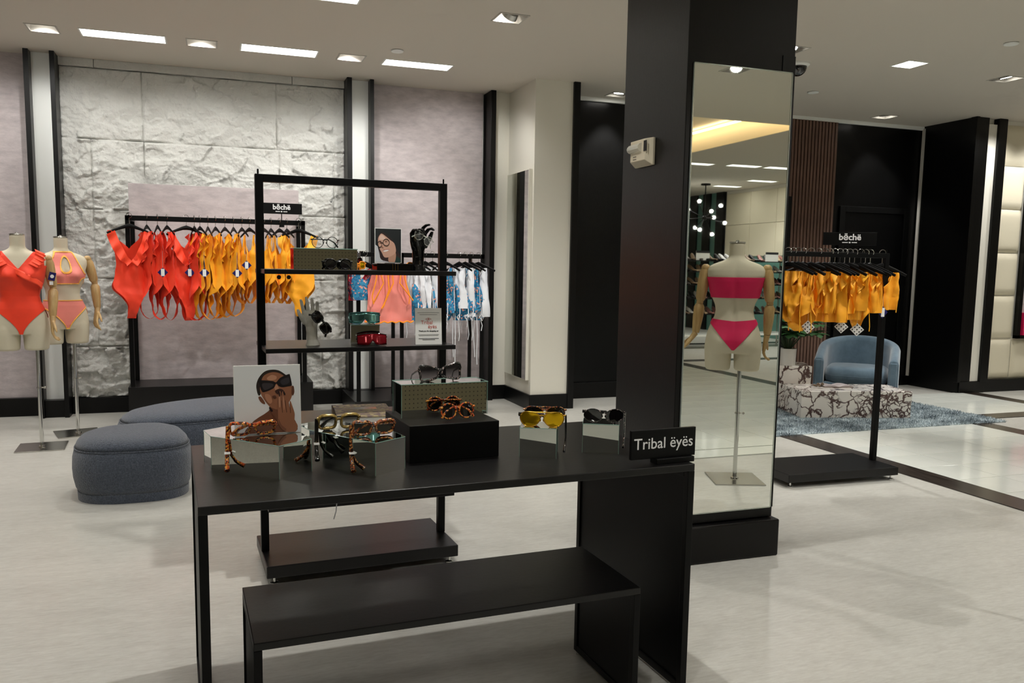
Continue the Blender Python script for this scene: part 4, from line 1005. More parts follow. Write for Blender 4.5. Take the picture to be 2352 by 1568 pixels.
# magenta bikini (seen from the back)
def bandeau(p, ph): return min(1.358 - p.z, p.z - 1.224)
def mag_bot(p, ph):
    x, z, front = abs(p.x), p.z, cos(ph) > 0; top = 1.072 + .014 * (x / .16)
    return min(top - z, z - (.885 + 1.18 * max(0, x - .008)))
s3_ = thing('swimsuit', 'magenta bandeau bikini worn by the mannequin in the tall mirror', 'swimsuit', m3.location, .60)
cloth_shell('bandeau', 'magenta', s3_, bandeau, .006); cloth_shell('bottom', 'magenta', s3_, mag_bot, .005)
for c in s3_.children: c.matrix_local = B3

# ------------------------------------------------------------------ hangers and garments
def hanger_proto():
    t = thing('hanger', 'x', 'hanger')
    P = [(-.175, 0, -.150), (-.15, 0, -.138), (-.09, 0, -.112), (-.035, 0, -.092), (0, 0, -.085), (.035, 0, -.092), (.09, 0, -.112), (.15, 0, -.138), (.175, 0, -.150)]
    MB().tube(P, [.009, .010, .011, .015, .020, .015, .011, .010, .009], 8, ry=None).build('hanger_body', 'black_metal', t, True)
    for v in t.children[0].data.vertices: v.co.y *= .45
    H = [(0, 0, -.075), (0, 0, -.035)] + [(.022 * sin(a) * 1, 0, -.004 + .022 * -cos(a) + .006) for a in [0.0, .6, 1.2, 1.8, 2.4, 3.0, 3.6, 4.2, 4.7]]
    MB().tube(H, .0022, 6).build('hook', 'chrome', t, True)
    return t
HP = hanger_proto(); HUSED = [False]
def hanger(loc, rz, label, grp):
    h = HP if not HUSED[0] else clone(HP); HUSED[0] = True
    h.location = loc; h.rotation_euler = (0, 0, rz); h['label'] = label; h['group'] = grp; h['category'] = 'hanger'; return h
def sheet(mb, rows, front, seed, depth=.035, fold=.008, flare=0, nu=7, join=True, mi=0, kx=60):
    """rows: (z, inner half width, outer half width, depth factor, joinside 0..1)"""
    vs = []; o = len(mb.v); R = rows; N = len(R)
    for z, wi, wo, df, js in R:
        for s in (-1, 1):
            for k in range(nu):
                u = k / (nu - 1); x = s * (wi + (wo - wi) * u); e = sqrt(max(0, 1 - min(1, abs(x) / max(wo, 1e-4)) ** 2.2)); pr = e * js + (1 - js)
                nv = noise.noise(Vector((x * 14, z * 5, seed * 3.7 + (0 if front else 9)))); nv2 = noise.noise(Vector((x * 34 + z * 12, z * 16, seed * 1.3)))
                f = fold * sin(x * kx + seed * 1.7 + z * 9) * (.3 + .5 * pr) + nv * .034 * (.35 + .65 * min(1, (-z - .12) * 6)) + nv2 * .012
                vs.append((x + .006 * sin(z * 17 + seed) + .018 * noise.noise(Vector((seed * 2.1, z * 6, 0))), (-1 if front else 1) * depth * df * pr + f * (1 if front else .7), z))
    fs = []
    for j in range(N - 1):
        for s in range(2):
            for k in range(nu - 1):
                a = (j * 2 + s) * nu + k; b = ((j + 1) * 2 + s) * nu + k
                fs.append((a, a + 1, b + 1, b) if s else (a + 1, a, b, b + 1))
    mb.add(vs, fs, mi)
def prof(zs, tabs):
    return [(z,) + tuple(interp(t_, -z) for t_ in tabs) for z in zs]
def suit(style, m, loc, rz, label, grp, seed, sx=1, L=1, rot_y=0, tagk=None, trim=None, extra=None, cat='swimsuit', name='swimsuit', sz=1, fold=.008):
    t = thing(name, label, cat, loc, rz, grp); b = MB(); rb = None
    if style == 'ruffle':      # V neck one-piece with ruffles
        zs = [-.128 - .0185 * i for i in range(40)]
        zs = [z for z in zs if z > -.86] + [-.862]
        wo = [(.128, .165), (.20, .150), (.30, .128), (.40, .112), (.50, .120), (.58, .140), (.62, .132), (.68, .078), (.75, .042), (.86, .032)]
        wi = [(.128, .115), (.22, .085), (.34, .03), (.375, 0), (.9, 0)]
        wib = [(.128, .115), (.20, .08), (.27, 0), (.9, 0)]
        df = [(.128, .15), (.25, .7), (.5, 1), (.7, 1.35), (.80, 1.2), (.84, .8), (.862, .1)]; js = [(.128, 1), (.56, 1), (.66, 0), (.9, 0)]
    elif style == 'strap':     # thin straps, scooped body
        zs = [-.135 - .0165 * i for i in range(40)]; zs = [z for z in zs if z > -.755] + [-.757]
        wo = [(.135, .105), (.27, .100), (.31, .118), (.40, .112), (.5, .125), (.56, .120), (.64, .07), (.757, .030)]
        wi = [(.135, .094), (.27, .086), (.30, .06), (.325, 0), (.9, 0)]; wib = [(.135, .094), (.32, .07), (.36, 0), (.9, 0)]
        df = [(.135, .1), (.3, .7), (.5, 1), (.7, .9), (.757, .1)]; js = [(.135, 1), (.52, 1), (.6, 0), (.9, 0)]
    elif style == 'top':       # short top, wide straps
        zs = [-.130 - .014 * i for i in range(24)]; zs = [z for z in zs if z > -.40] + [-.405]
        wo = [(.13, .15), (.2, .15), (.26, .165), (.405, .15)]; wi = [(.13, .10), (.2, .06), (.24, 0), (.9, 0)]; wib = wi
        df = [(.13, .15), (.25, .8), (.405, 1)]; js = [(0, 1), (.9, 1)]
    elif style == 'brief':     # bottom on clips
        zs = [-.130 - .013 * i for i in range(24)]; zs = [z for z in zs if z > -.36] + [-.365]
        wo = [(.13, .15), (.17, .15), (.24, .10), (.365, .035)]; wi = [(0, 0), (1, 0)]; wib = wi
        df = [(.13, .2), (.2, 1), (.33, .9), (.365, .1)]; js = [(0, 1), (.16, 1), (.2, 0), (.9, 0)]
    elif style == 'dress':     # wrap / cover-up panel
        zs = [-.125 - .02 * i for i in range(40)]; zs = [z for z in zs if z > -(.56 * L)] + [-.56 * L]
        wo = [(.125, .14), (.2, .15), (.6, .20)]; wi = [(.125, .09), (.24, .0), (.9, 0)]; wib = wi
        df = [(.125, .15), (.3, .8), (.6, 1.1)]; js = [(0, 1), (.9, 1)]
    fr = prof(zs, (wi, wo, df, js)); bk = prof(zs, (wib, wo, df, js))
    dp_ = .052 if abs(rz) > 1.1 else .035
    sheet(b, fr, True, seed, dp_, fold=fold); sheet(b, bk, False, seed + 2, dp_, fold=fold)
    for v in b.v: v.x *= sx; v.z = -.128 + (v.z + .128) * sz * (1 + .035 * sin(seed * 5.1))
    b.build('fabric', m, t, True, ang=180, merge=.0012)
    if style in ('ruffle', 'top') and extra != 'plain':
        for s in (-1, 1):
            rf = MB(); vs = []; n = 44
            for i in range(n + 1):
                u = i / n; z = -.128 - (.26 if style == 'ruffle' else .13) * u; x = interp(wi, -z)
                for j in range(4):
                    v = j / 3; w = .018 * v * sin(u * 17 + seed + s)
                    vs.append((s * (x + .070 * v * (1 - .45 * u)) * sx, -.012 - .036 * interp(df, -z) - .016 * v + w * 1.1, z - (.030 + .03 * sin(u * 3.1)) * v + w * .4))
            rf.add(vs, [(i * 4 + j, i * 4 + j + 1, (i + 1) * 4 + j + 1, (i + 1) * 4 + j) for i in range(n) for j in range(3)])
            rf.build('ruffle', {'coral': 'coral_ruffle', 'yellow': 'yellow_trim'}.get(m, m), t, True, ang=180)
    if trim:
        q = MB()
        for s in (-1, 1):
            q.tube([(s * interp(wi, -z) * sx, -.004 - .034 * interp(df, -z), z) for z in zs if interp(wi, -z) > .001 or z > -.35], .0035, 5)
            q.tube([(s * interp(wo, -z) * sx, 0, z) for z in zs if -.54 < z < -.3 and (style != 'brief' or z > -.31)] or [(0, 0, -.2), (0, 0, -.201)], .0032, 5)
        q.build('piping', trim, t, True)
    if tagk:
        z0 = {'ruffle': -.47, 'strap': -.40}.get(style, -.40); k = 0
        Mt = RZ(-rz) @ T(-.035 if tagk == 1 else .02, -.175 if abs(rz) > .8 else -.07, 0)
        if tagk != 3: MB().add([(k, -.000, z0 + .042), (k + .042, -.000, z0), (k, -.000, z0 - .042), (k - .042, -.000, z0), (k, -.002, z0 + .042), (k + .042, -.002, z0), (k, -.002, z0 - .042), (k - .042, -.002, z0)], [(0, 1, 2, 3), (7, 6, 5, 4), (0, 4, 5, 1), (1, 5, 6, 2), (2, 6, 7, 3), (3, 7, 4, 0)]).build('hang_tag', 'navy', t, M=Mt)
        MB().box(k - .014, k + .014, -.004, -.0025, z0 - .030, z0 + .030).box(k - .008, k + .008, -.0046, -.004, z0 - .016, z0 + .0).build('price_tag', ['white_card'], t, M=Mt)
        MB().tube([(0, -.002, z0 + .036), (0, .01, z0 + .18)], .0012, 5).build('tag_string', 'grey_card', t, M=Mt)
    return t
ORD = ['first', 'second', 'third', 'fourth', 'fifth', 'sixth', 'seventh', 'eighth', 'ninth', 'tenth', 'eleventh', 'twelfth', 'thirteenth', 'fourteenth', 'fifteenth', 'sixteenth', 'seventeenth', 'eighteenth', 'nineteenth']

# wall fixture 1: black frame on a plinth in front of a plaster panel
t = thing('wall_rack', 'black wall rack on a plinth in front of the stone wall', 'rack', (.045, 7.98, 0))
f = MB()
for s in (-1, 1):
    f.box(s * .725 - .018, s * .725 + .018, -.25, -.215, .325, 1.79); f.box(s * .725 - .018, s * .725 + .018, .20, .235, .325, 1.79); f.box(s * .725 - .018, s * .725 + .018, -.215, .20, 1.755, 1.79)
f.box(-.743, .743, -.25, -.215, 1.748, 1.79)
for x in (-.705, .68): f.cyl((x, -.25, 1.785), (x, -.335, 1.785), .006, n=8)
f.build('frame', 'black_metal', t, bevel=.002)
MB().box(-.765, .80, -.24, .40, 0, .322).build('plinth', 'black_shelf', t, bevel=.003)
MB().box(-.752, .735, .24, .28, .322, 2.10).build('plaster_panel', 'plaster_pink', t, bevel=.002)
t = thing('brand_sign', 'black sign with white lettering above the left wall rack', 'sign', (.585, 7.745, 1.79))
MB().box(-.165, .178, -.004, .004, .055, .15).build('sign_plate', 'black_metal', t, bevel=.001)
MB().cyl((0, 0, 0), (0, 0, .06), .004).box(-.02, .02, -.024, .012, -.062, .0).build('stem', 'black_metal', t)
def logo(t, y, z, k=1):
    text('bēchë', .062 * k, T(0, y, z + .008 * k) @ UPR, 'letter', t, bold=.0014)
    MB().box(-.052 * k, -.012 * k, y, y + .001, z - .032 * k, z - .026 * k).box(-.006 * k, .006 * k, y, y + .001, z - .034 * k, z - .024 * k).box(.014 * k, .05 * k, y, y + .001, z - .032 * k, z - .026 * k).build('tagline', 'letter', t)
logo(t, -.0045, .105)
G1 = 'swimsuits on the left wall rack'
xs = [-.66, -.53, -.445, -.37, -.215, -.15, -.105, -.04, .023, .10, .172, .242, .306, .430, .49, .563, .628, .725]
spec = [('ruffle', 'coral', -.25), ('ruffle', 'coral', 1.25), ('ruffle', 'coral', 1.32), ('ruffle', 'coral', 1.2), ('ruffle', 'coral', -.45), ('ruffle', 'coral', 1.35), ('ruffle', 'yellow', 1.25),
        ('ruffle', 'yellow', 1.38), ('ruffle', 'yellow', 1.3), ('ruffle', 'yellow', 1.26), ('ruffle', 'yellow', 1.36), ('strap', 'yellow', 1.3), ('strap', 'yellow', 1.15),
        ('strap', 'yellow', 1.2), ('strap', 'yellow', 1.35), ('strap', 'yellow', 1.15), ('strap', 'yellow', 1.3), ('ruffle', 'yellow', .35)]
nc = {'coral': 0, 'yellow': 0}
for i, (x, (st, m, rz)) in enumerate(zip(xs, spec)):
    nm = {'coral': 'coral red', 'yellow': 'yellow'}[m]; k = ORD[nc[m]]; nc[m] += 1
    loc = (x, 7.735 if 0 < i < 17 else 7.672, 1.785)
    hanger(loc, -rz, 'black hanger with chrome hook, %s from the left on the left wall rack' % ORD[i], 'hangers on the left wall rack')
    g = suit(st, m, loc, -rz, ('%s %s swimsuit, %s %s one from left on the stone wall rack' % (nm, 'ruffled' if st == 'ruffle' else 'thin strapped', k, 'red' if m == 'coral' else 'yellow')), G1, i * 1.3, tagk={3: 1, 4: 2, 7: 1, 10: 2, 12: 1}.get(i), trim='yellow_trim' if st == 'strap' else None, sx=1 if st == 'ruffle' else .95)
    if i == 15:
        for k_ in (-1, 1): MB().lathe([(.017, -.003), (.019, 0), (.017, .003)], 16).build('button', 'black_gloss', g, True, M=RZ(-g.rotation_euler.z) @ T(.042 * k_ + .02, -.17, -.50) @ RX(pi / 2))

# wall fixture 2 (in front of the right plaster panel)
t = thing('wall_rack', 'black wall rack in front of the right plaster panel', 'rack', (2.02, 7.80, 0))
f = MB()
for s, x in ((-1, -.38), (1, .40)):
    f.box(x - .016, x + .016, -.25, -.218, .15, 1.52); f.box(x - .016, x + .016, .15, .182, .15, 1.52); f.box(x - .016, x + .016, -.25, .18, 1.488, 1.52)
f.box(-.396, .416, -.25, -.218, 1.478, 1.52)
f.box(-.80, -.38, -.25, -.218, 1.478, 1.52); f.box(-.82, -.785, -.60, -.218, 1.478, 1.52)
f.box(-.80, -.765, -.25, -.218, .15, 1.52)
f.build('frame', 'black_metal', t, bevel=.002)
MB().box(-.82, .44, -.26, .55, 0, .15).build('plinth', 'black_shelf', t, bevel=.003)
G2 = 'printed beachwear on the right wall rack'
k = 0
for i, x in enumerate([1.78, 1.86, 1.93, 2.06, 2.19, 2.25, 2.31, 2.38]):
    loc = (x, 7.565, 1.515); rz = -(1.0 + .12 * sin(i * 2.1)) if i < 7 else -.75
    hanger(loc, rz, 'black hanger, %s from the left behind the rack posts on the right wall rack' % ORD[i], 'hangers on the right wall rack')
    g = suit('dress', 'floral' if i in (3, 6) else 'white_cloth', loc, rz, ('blue floral beach top with white ties, %s from the left on the right wall rack' if i in (3, 6) else 'white lined floral beach top, %s hanger from the left on the right wall rack') % ORD[i], G2, i * 2.3, L=.95 + .1 * sin(i * 3), sx=.62, fold=.014, cat='garment', name='beach_top', extra='plain', trim='white_cloth')
    fl = MB(); sheet(fl, prof([-.28 - .02 * q for q in range(18)], ([(0, 0), (1, 0)], [(.28, .015), (.42, .085), (.52, .115), (.62, .03)], [(0, 1.25), (1, 1.25)], [(0, 1), (1, 1)])), True, i * 1.9, .045); fl.build('printed_panel', 'floral', g, True, ang=180, merge=.001)
    q = MB()
    for s in (-1, 1):
        z1 = -.62 - .14 * abs(sin(i * 1.7 + s)); x0 = s * .07
        q.tube([(x0, -.05, -.45), (x0 + .02, -.07, -.55), (x0 - .01, -.06, -.62), (x0 + .006, -.06, z1), (x0 - .004, -.06, z1 - .05)], .0042, 6)
        q.tube([(x0, -.06, -.56), (x0 + .03, -.08, -.585), (x0 + .01, -.07, -.62), (x0 - .02, -.07, -.585), (x0, -.06, -.56)], .004, 6)
    if i in (4, 7): q.tube([(.02, -.07, -.55), (.03, -.07, -.75), (.025, -.07, -.95), (.03, -.07, -1.04)], .004, 6).tube([(.0, -.07, -.55), (-.01, -.07, -.75), (.005, -.07, -.97)], .004, 6)
    q.build('tie_cords', 'white_cloth', g, True)
# coral pink cover-up with orange trim hanging at the front, patterned tops to its left
loc = (1.44, 7.16, 1.50)
hanger(loc, .1, 'black hanger holding the pink and orange cover-up', 'hangers on the right wall rack')
t = thing('beach_cover_up', 'coral pink sheer cover-up with orange edging behind the rack post', 'garment', loc, .12, None)
b = MB(); zs = [-.13 - .02 * q for q in range(24)]
for fr_ in (True, False): sheet(b, prof(zs, ([(0, 0), (1, 0)], [(.13, .15), (.25, .17), (.45, .20), (.60, .22)], [(.13, .3), (.6, 1)], [(0, 1), (1, 1)])), fr_, 3, .03, .012, kx=42)
b.build('fabric', 'pink', t, True, ang=180, merge=.001)
q = MB()
for s, dx in ((-1, -.04), (1, .09)):
    q.tube([(s * .10, -.04, -.13), (s * .06 + dx * .2, -.055, -.25), (s * .11 + dx, -.06, -.40), (s * .16, -.06, -.43), (s * .17 * 1, -.055, -.36), (s * .13, -.045, -.22), (s * .12, -.04, -.13)], .006, 6)
q.tube([(-.03, -.045, -.13), (-.02, -.06, -.30), (-.07, -.065, -.45), (-.09, -.065, -.47), (-.05, -.06, -.40), (.02, -.055, -.25), (.01, -.045, -.13)], .006, 6)
q.tube([(-.22 + .44 * k_ / 30, -.036 * sqrt(max(0, 1 - (abs(-1 + 2 * k_ / 30)) ** 2)) - .008, -.588 + .006 * sin(k_ * 1.3)) for k_ in range(31)], .006, 6)
q.build('orange_edging', 'orange_trim', t, True)
for i, (m, x, y) in enumerate([('red_cloth', 1.215, 7.30), ('multi', 1.225, 7.25), ('floral', 1.24, 7.20)]):
    loc = (x, y, 1.50)
    hanger(loc, .5, 'black hanger at the left end of the right wall rack, %s from the back' % ORD[i], 'hangers on the right wall rack')
    suit('top', m, loc, .5, ['crimson top at the left end of the right wall rack', 'red patterned top at the left end of the right wall rack', 'blue floral top in front at the left end of the right wall rack'][i], 'patterned tops at the end of the right wall rack', i, extra='plain', sx=.9, L=1, cat='garment', name='beach_top')

# garments on the free standing rack right of the pillar
t = thing('brand_sign', 'black sign with white lettering on the rack of yellow swimwear', 'sign', (4.15, 4.66, 1.548), -.50)
MB().box(-.175, .175, -.004, .004, .04, .128).build('sign_plate', 'black_metal', t, bevel=.001)
MB().cyl((0, 0, -.01), (0, 0, .045), .004).build('stem', 'black_metal', t)
logo(t, -.0045, .086, .95)
G3 = 'yellow swimwear on the rack right of the pillar'
hx = [3.57, 3.61, 3.65, 3.69, 3.75, 3.81, 3.86, 3.90, 3.94, 3.98, 4.02, 4.06, 4.10, 4.15, 4.19, 4.23, 4.33]
rnd = random.Random(4)
def rkr(x): return (x, 4.552 - .03 * (x - 3.937), 1.535)
for i, x in enumerate(hx):
    loc = rkr(x); rz = 1.05 + .35 * sin(i * 2.7) if i < 16 else .30
    rz = -rz if i < 16 else -rz
    hanger(loc, rz, 'black hanger with chrome hook, %s from the pillar on the rack of yellow swimwear' % ORD[i], 'hangers on the yellow swimwear rack')
    st = ['brief', 'strap', 'brief', 'strap', 'brief', 'brief', 'top', 'brief', 'top', 'top', 'brief', 'top', 'top', 'strap', 'top', 'top', 'top'][i]
    g = suit(st, 'yellow', loc, rz, 'yellow %s, %s from the pillar on its garment rack' % ({'brief': 'bikini bottom with pale trim', 'top': 'ruffled bikini top', 'strap': 'strappy bikini set'}[st], ORD[i]), G3, i * 1.1, trim='yellow_trim', tagk=1 if i == 16 else None, sx=rnd.uniform(.48, .78) if i < 16 else .8, extra='plain' if i == 16 else None, sz=rnd.uniform(.95, 1.25) * (.55 if st == 'strap' else 1) if i < 16 else .9, fold=.02)
    if i < 5:
        for v in ():
            pass
    if i in (4, 10, 13):   # hanging care tags with dot pattern
        z = -.50 - .02 * (i % 2)
        hg = MB().add([(0, -.03, z + .045), (.045, -.03, z), (0, -.03, z - .045), (-.045, -.03, z), (0, -.032, z + .045), (.045, -.032, z), (0, -.032, z - .045), (-.045, -.032, z)], [(0, 1, 2, 3), (7, 6, 5, 4), (0, 4, 5, 1), (1, 5, 6, 2), (2, 6, 7, 3), (3, 7, 4, 0)])
        hg.build('hang_tag', 'white_card', g, M=RZ(-rz - .6))
        dd = MB()
        for a in range(3):
            for c in range(3):
                u, v = (a - 1) * .021, (c - 1) * .021; X, Z = (u - v) * .707, (u + v) * .707 + z
                dd.box(X - .004, X + .004, -.0335, -.0322, Z - .004, Z + .004)
        dd.build('tag_print', 'ink', g, M=RZ(-rz - .6)); MB().tube([(0, -.03, z + .045), (0, -.02, -.36)], .001, 5).build('tag_string', 'white_card', g, M=RZ(-rz - .6))

# ------------------------------------------------------------------ upholstered ottomans
def ottoman(label, cx, cy, rz, shape, H, loft_k, name='ottoman'):
    """shape(a) -> radius pair; pebble shaped with a piped seam and recessed plinth"""
    t = thing(name, label, 'ottoman', (cx, cy, 0), rz, None); n = 72
    def ring(k, z, dz=None): return [(shape(a)[0] * k, shape(a)[1] * k, z if dz is None else z + dz(a)) for a in [2 * pi * j / n for j in range(n)]]
    MB().loft([ring(.925, 0), ring(.93, .05), ring(.88, .06)]).build('plinth', 'boucle', t, True)
    sl = lambda a: loft_k * sin(a)
    prof_ = [(.90, .045), (.955, .08), (.99, .14), (1.0, .20), (.99, .27), (.955, .32)]
    body = [ring(k, z * H / .40) for k, z in prof_]
    top = [(.945, .325), (.92, .355), (.86, .378), (.74, .393), (.55, .40), (.3, .403), (.05, .404)]
    MB().loft(body + [ring(.94, .325 * H / .4)]).build('side_upholstery', 'boucle', t, True, ang=180)
    MB().loft([ring(k, z * H / .40) for k, z in top]).build('seat_cushion', 'boucle', t, True, ang=180)
    MB().tube([(p[0], p[1], p[2]) for p in ring(.952, .325 * H / .40)], .0035, 6, closed=True).build('piping', 'boucle', t, True)
    return t
def peb(w, d, e, skew=0):
    def f(a):
        c, s = cos(a), sin(a); k = (abs(c) ** e + abs(s) ** e) ** (-1 / e); return (w * c * k * (1 - skew * s), d * s * k * (1 + .10 * c))
    return f
ottoman('rounded blue grey boucle ottoman in front at the left', -.495, 5.47, .12, peb(.330, .345, 2.7, .08), .375, 0)
ottoman('larger blue grey boucle ottoman behind, partly hidden by the portrait board', -.055, 6.39, .42, peb(.655, .40, 2.3, .05), .375, 0)

# ------------------------------------------------------------------ lounge corner on the right
t = thing('rug', 'shaggy blue grey rug under the marble coffee table', 'rug', (5.55, 6.30, 0), 0)
random.seed(3); bld = MB(); base = MB().box(-1.35, 1.57, -.53, .62, 0, .012).build('rug_backing', 'rug', t)
vs, fs = [], []
for k in range(30000):
    x, y = random.uniform(-1.36, 1.58), random.uniform(-.54, .63); a = random.uniform(0, 2 * pi); h = random.uniform(.020, .036); l = random.uniform(.006, .018); o_ = len(vs); w = .0045
    vs += [(x - w * sin(a), y + w * cos(a), .008), (x + w * sin(a), y - w * cos(a), .008), (x + l * cos(a), y + l * sin(a), h)]; fs.append((o_, o_ + 1, o_ + 2))
tag(bld.add(vs, fs).build('pile', 'rug', t), kind='stuff')
def rough_block(name, label, cx, cy, rz, w, d, h, z0, seed, rag=.012):
    t = thing(name, label, 'table', (cx, cy, z0), rz); nx, ny, nz = 14, 8, 8; b = MB()
    def jit(x, y, z):
        q = Vector((x * 3 + seed, y * 3, z * 3)); n_ = noise.noise_vector(q * 2) * rag; e = (abs(x) > w / 2 - .01) + (abs(y) > d / 2 - .01)
        return (x + n_.x * (abs(x) > w / 2 - .01), y + n_.y * (abs(y) > d / 2 - .01), z)
    per = [(-w / 2 + w * i / nx, -d / 2) for i in range(nx)] + [(w / 2, -d / 2 + d * i / ny) for i in range(ny)] + [(w / 2 - w * i / nx, d / 2) for i in range(nx)] + [(-w / 2, d / 2 - d * i / ny) for i in range(ny)]
    b.loft([[jit(x, y, h * k / nz) for x, y in per] for k in range(nz + 1)])
    b.build('stone_block', 'marble', t, True, bevel=.006, ang=30); return t
rough_block('coffee_table', 'low white marble coffee table with dark brown veins on the rug', 5.84, 6.50, -.28, 1.08, .50, .262, .014, 1)
rough_block('side_table', 'taller veined marble side table under the potted plant', 5.56, 7.07, -.45, .46, .40, .455, 0, 5)
t = thing('open_magazine', 'open book with curling pages lying on the marble coffee table', 'book', (5.80, 6.60, .278), -.25)
b = MB()
for s in (-1, 1):
    vs = []; 
    for i in range(9):
        u = i / 8; vs += [(s * .145 * u, -.09, .018 * sin(u * 2.6) * 1 + .002), (s * .145 * u, .09, .018 * sin(u * 2.6) + .002), (s * .145 * u, -.09, .0), (s * .145 * u, .09, .0)]
    for i in range(8):
        a = i * 4; b.add([vs[a], vs[a + 1], vs[a + 5], vs[a + 4], vs[a + 2], vs[a + 3], vs[a + 7], vs[a + 6]], [(0, 1, 2, 3), (4, 7, 6, 5), (0, 3, 7, 4), (1, 5, 6, 2), (3, 2, 6, 7), (0, 4, 5, 1)])
b.build('pages', 'plaster_pink', t)
MB().box(-.15, .15, -.095, .095, -.0, .003).build('cover', 'shoe1', t)
t = thing('wooden_bead_decor', 'small pile of brown wooden chain links on the coffee table', 'decoration', (5.63, 6.61, .278), .2)
for k in range(5):
    MB().tube([(.022 * cos(a), .016 * sin(a), 0) for a in [2 * pi * q / 12 for q in range(12)]], .006, 6, closed=True).build('chain_link', 'shoe1', t, True, M=T(-.06 + .03 * k, .01 * (-1) ** k, .012 + .008 * (k % 2)) @ RX(.9 * (k % 2)) @ RY(.3))

# tub chair
def tub_chair():
    t = thing('tub_armchair', 'blue velvet tub armchair in the lounge corner', 'armchair', (6.55, 7.12, 0), -.80)
    t.scale = (.93, .93, 1.03)
    W, D = .44, .40; n = 48; th = .105
    def path(u, off=0):   # u 0..1 from left arm front around the back to the right arm front
        a = -pi * u; s = (u - .5) * 2
        R = 1 - off
        e = 2.6; c_, s_ = cos(pi * (1 - u)), sin(pi * (1 - u))
        if u < .18: p = (-W + off, -D + (u / .18) * .40); 
        elif u > .82: p = (W - off, -D + ((1 - u) / .18) * .40)
        else:
            v = (u - .18) / .64 * pi; k = 1; p = (-(W - off) * cos(v), -D + .40 + (D + .02 - off * .8) * sin(v))
        return p
    def hgt(u): return .50 + .19 * (sin(pi * min(1, max(0, u))) ** .9)
    b = MB(); rings = []
    for i in range(n + 1):
        u = i / n; o_ = Vector(path(u)); c_ = Vector(path(u, th)); h = hgt(u); m_ = (o_ + c_) / 2; r = []
        r += [(o_.x, o_.y, .02), (o_.x, o_.y, .2), (o_.x, o_.y, h - .06)]
        for k in range(5): a = pi * k / 4; q = m_ + (o_ - m_) * cos(a); r.append((q.x, q.y, h - .05 + .05 * sin(a)))
        r += [(c_.x, c_.y, h - .06), (c_.x, c_.y, .2), (c_.x, c_.y, .02)]
        rings.append(r)
    b.loft(rings, closed=True, cap=True); b.build('shell', 'velvet', t, True, bevel=.012, ang=50)
    MB().box(-W + th, W - th, -D + .015, D - .1, .03, .24).build('seat_rail', 'velvet', t, bevel=.02)
    q = MB(); rr = []
    for k, z in ((.90, .235), (.97, .25), (1, .29), (1, .33), (.97, .37), (.88, .395), (.6, .405), (.1, .41)):
        rr.append([(.335 * k * (abs(cos(a)) ** .5) * (1 if cos(a) > 0 else -1), -.08 + .33 * k * (abs(sin(a)) ** .5) * (1 if sin(a) > 0 else -1), z) for a in [2 * pi * j / 48 for j in range(48)]])
    q.loft(rr).build('seat_cushion', 'velvet', t, True, ang=180)
    MB().tube([(.333 * (abs(cos(a)) ** .5) * (1 if cos(a) > 0 else -1), -.08 + .328 * (abs(sin(a)) ** .5) * (1 if sin(a) > 0 else -1), .31) for a in [2 * pi * j / 48 for j in range(48)]], .004, 5, closed=True).build('piping', 'velvet', t, True)
    for s in (-1, 1):
        MB().box(s * (W - th / 2) - .035, s * (W - th / 2) + .035, -D - .008, -D + .01, .03, .47).build('arm_front_panel', 'velvet', t, bevel=.008)
        MB().cyl((s * .34, -.32, 0), (s * .34, -.32, .03), .02, n=10).build('foot', 'black_metal', t); MB().cyl((s * .3, .25, 0), (s * .3, .25, .03), .02, n=10).build('foot', 'black_metal', t)
    return t
tub_chair()
# potted plant on the side table
t = thing('potted_plant', 'green leafy plant in a white pot on the marble side table', 'plant', (5.50, 6.96, .456))
MB().lathe([(.082, 0), (.088, .17), (.080, .17), (.078, .15)], 32).build('pot', 'plant_pot', t, True)
MB().lathe([(.078, .14), (.0, .152)], 24).build('soil', 'soil', t)
random.seed(11)
for k in range(40):
    a = random.uniform(0, 2 * pi); r = random.uniform(.08, .30); h = random.uniform(.30, .47); p0 = (.02 * cos(a), .02 * sin(a), .15); p1 = (r * .45 * cos(a), r * .45 * sin(a), .15 + (h - .15) * .75); p2 = (r * cos(a), r * sin(a), h)
    st_ = MB().tube([p0, p1, p2], [.005, .004, .0025], 5).build('stem', 'stem', t, True)
    for s_ in (0, .9, -.9, 1.9, -1.9):
        aa = a + s_ + random.uniform(-.2, .2); L = random.uniform(.09, .13); w = L * .36; d_ = Vector((cos(aa), sin(aa), random.uniform(-.25, .2))); sd = Vector((-sin(aa), cos(aa), 0)); P0 = Vector(p2)
        pts = [P0, P0 + d_ * L * .3 + sd * w, P0 + d_ * L * .7 + sd * w * .8, P0 + d_ * L + Vector((0, 0, -.015)), P0 + d_ * L * .7 - sd * w * .8, P0 + d_ * L * .3 - sd * w, P0 + d_ * L * .5 + Vector((0, 0, .010))]
        MB().add(pts, [(0, 1, 6), (1, 2, 6), (2, 3, 6), (3, 4, 6), (4, 5, 6), (5, 0, 6)]).build('leaf', 'leaf' if k % 4 else 'leaf_pale', t, True, ang=180)
# tall dark panel beside the slats
t = MB().box(5.95, 6.29, 8.02, 8.09, .0, 2.26).build('dark_floor_panel', 'black_gloss' if False else 'black_trim', None, bevel=.003)
tag(t, 'tall dark panel standing against the slatted wall beside the pillar', 'panel')

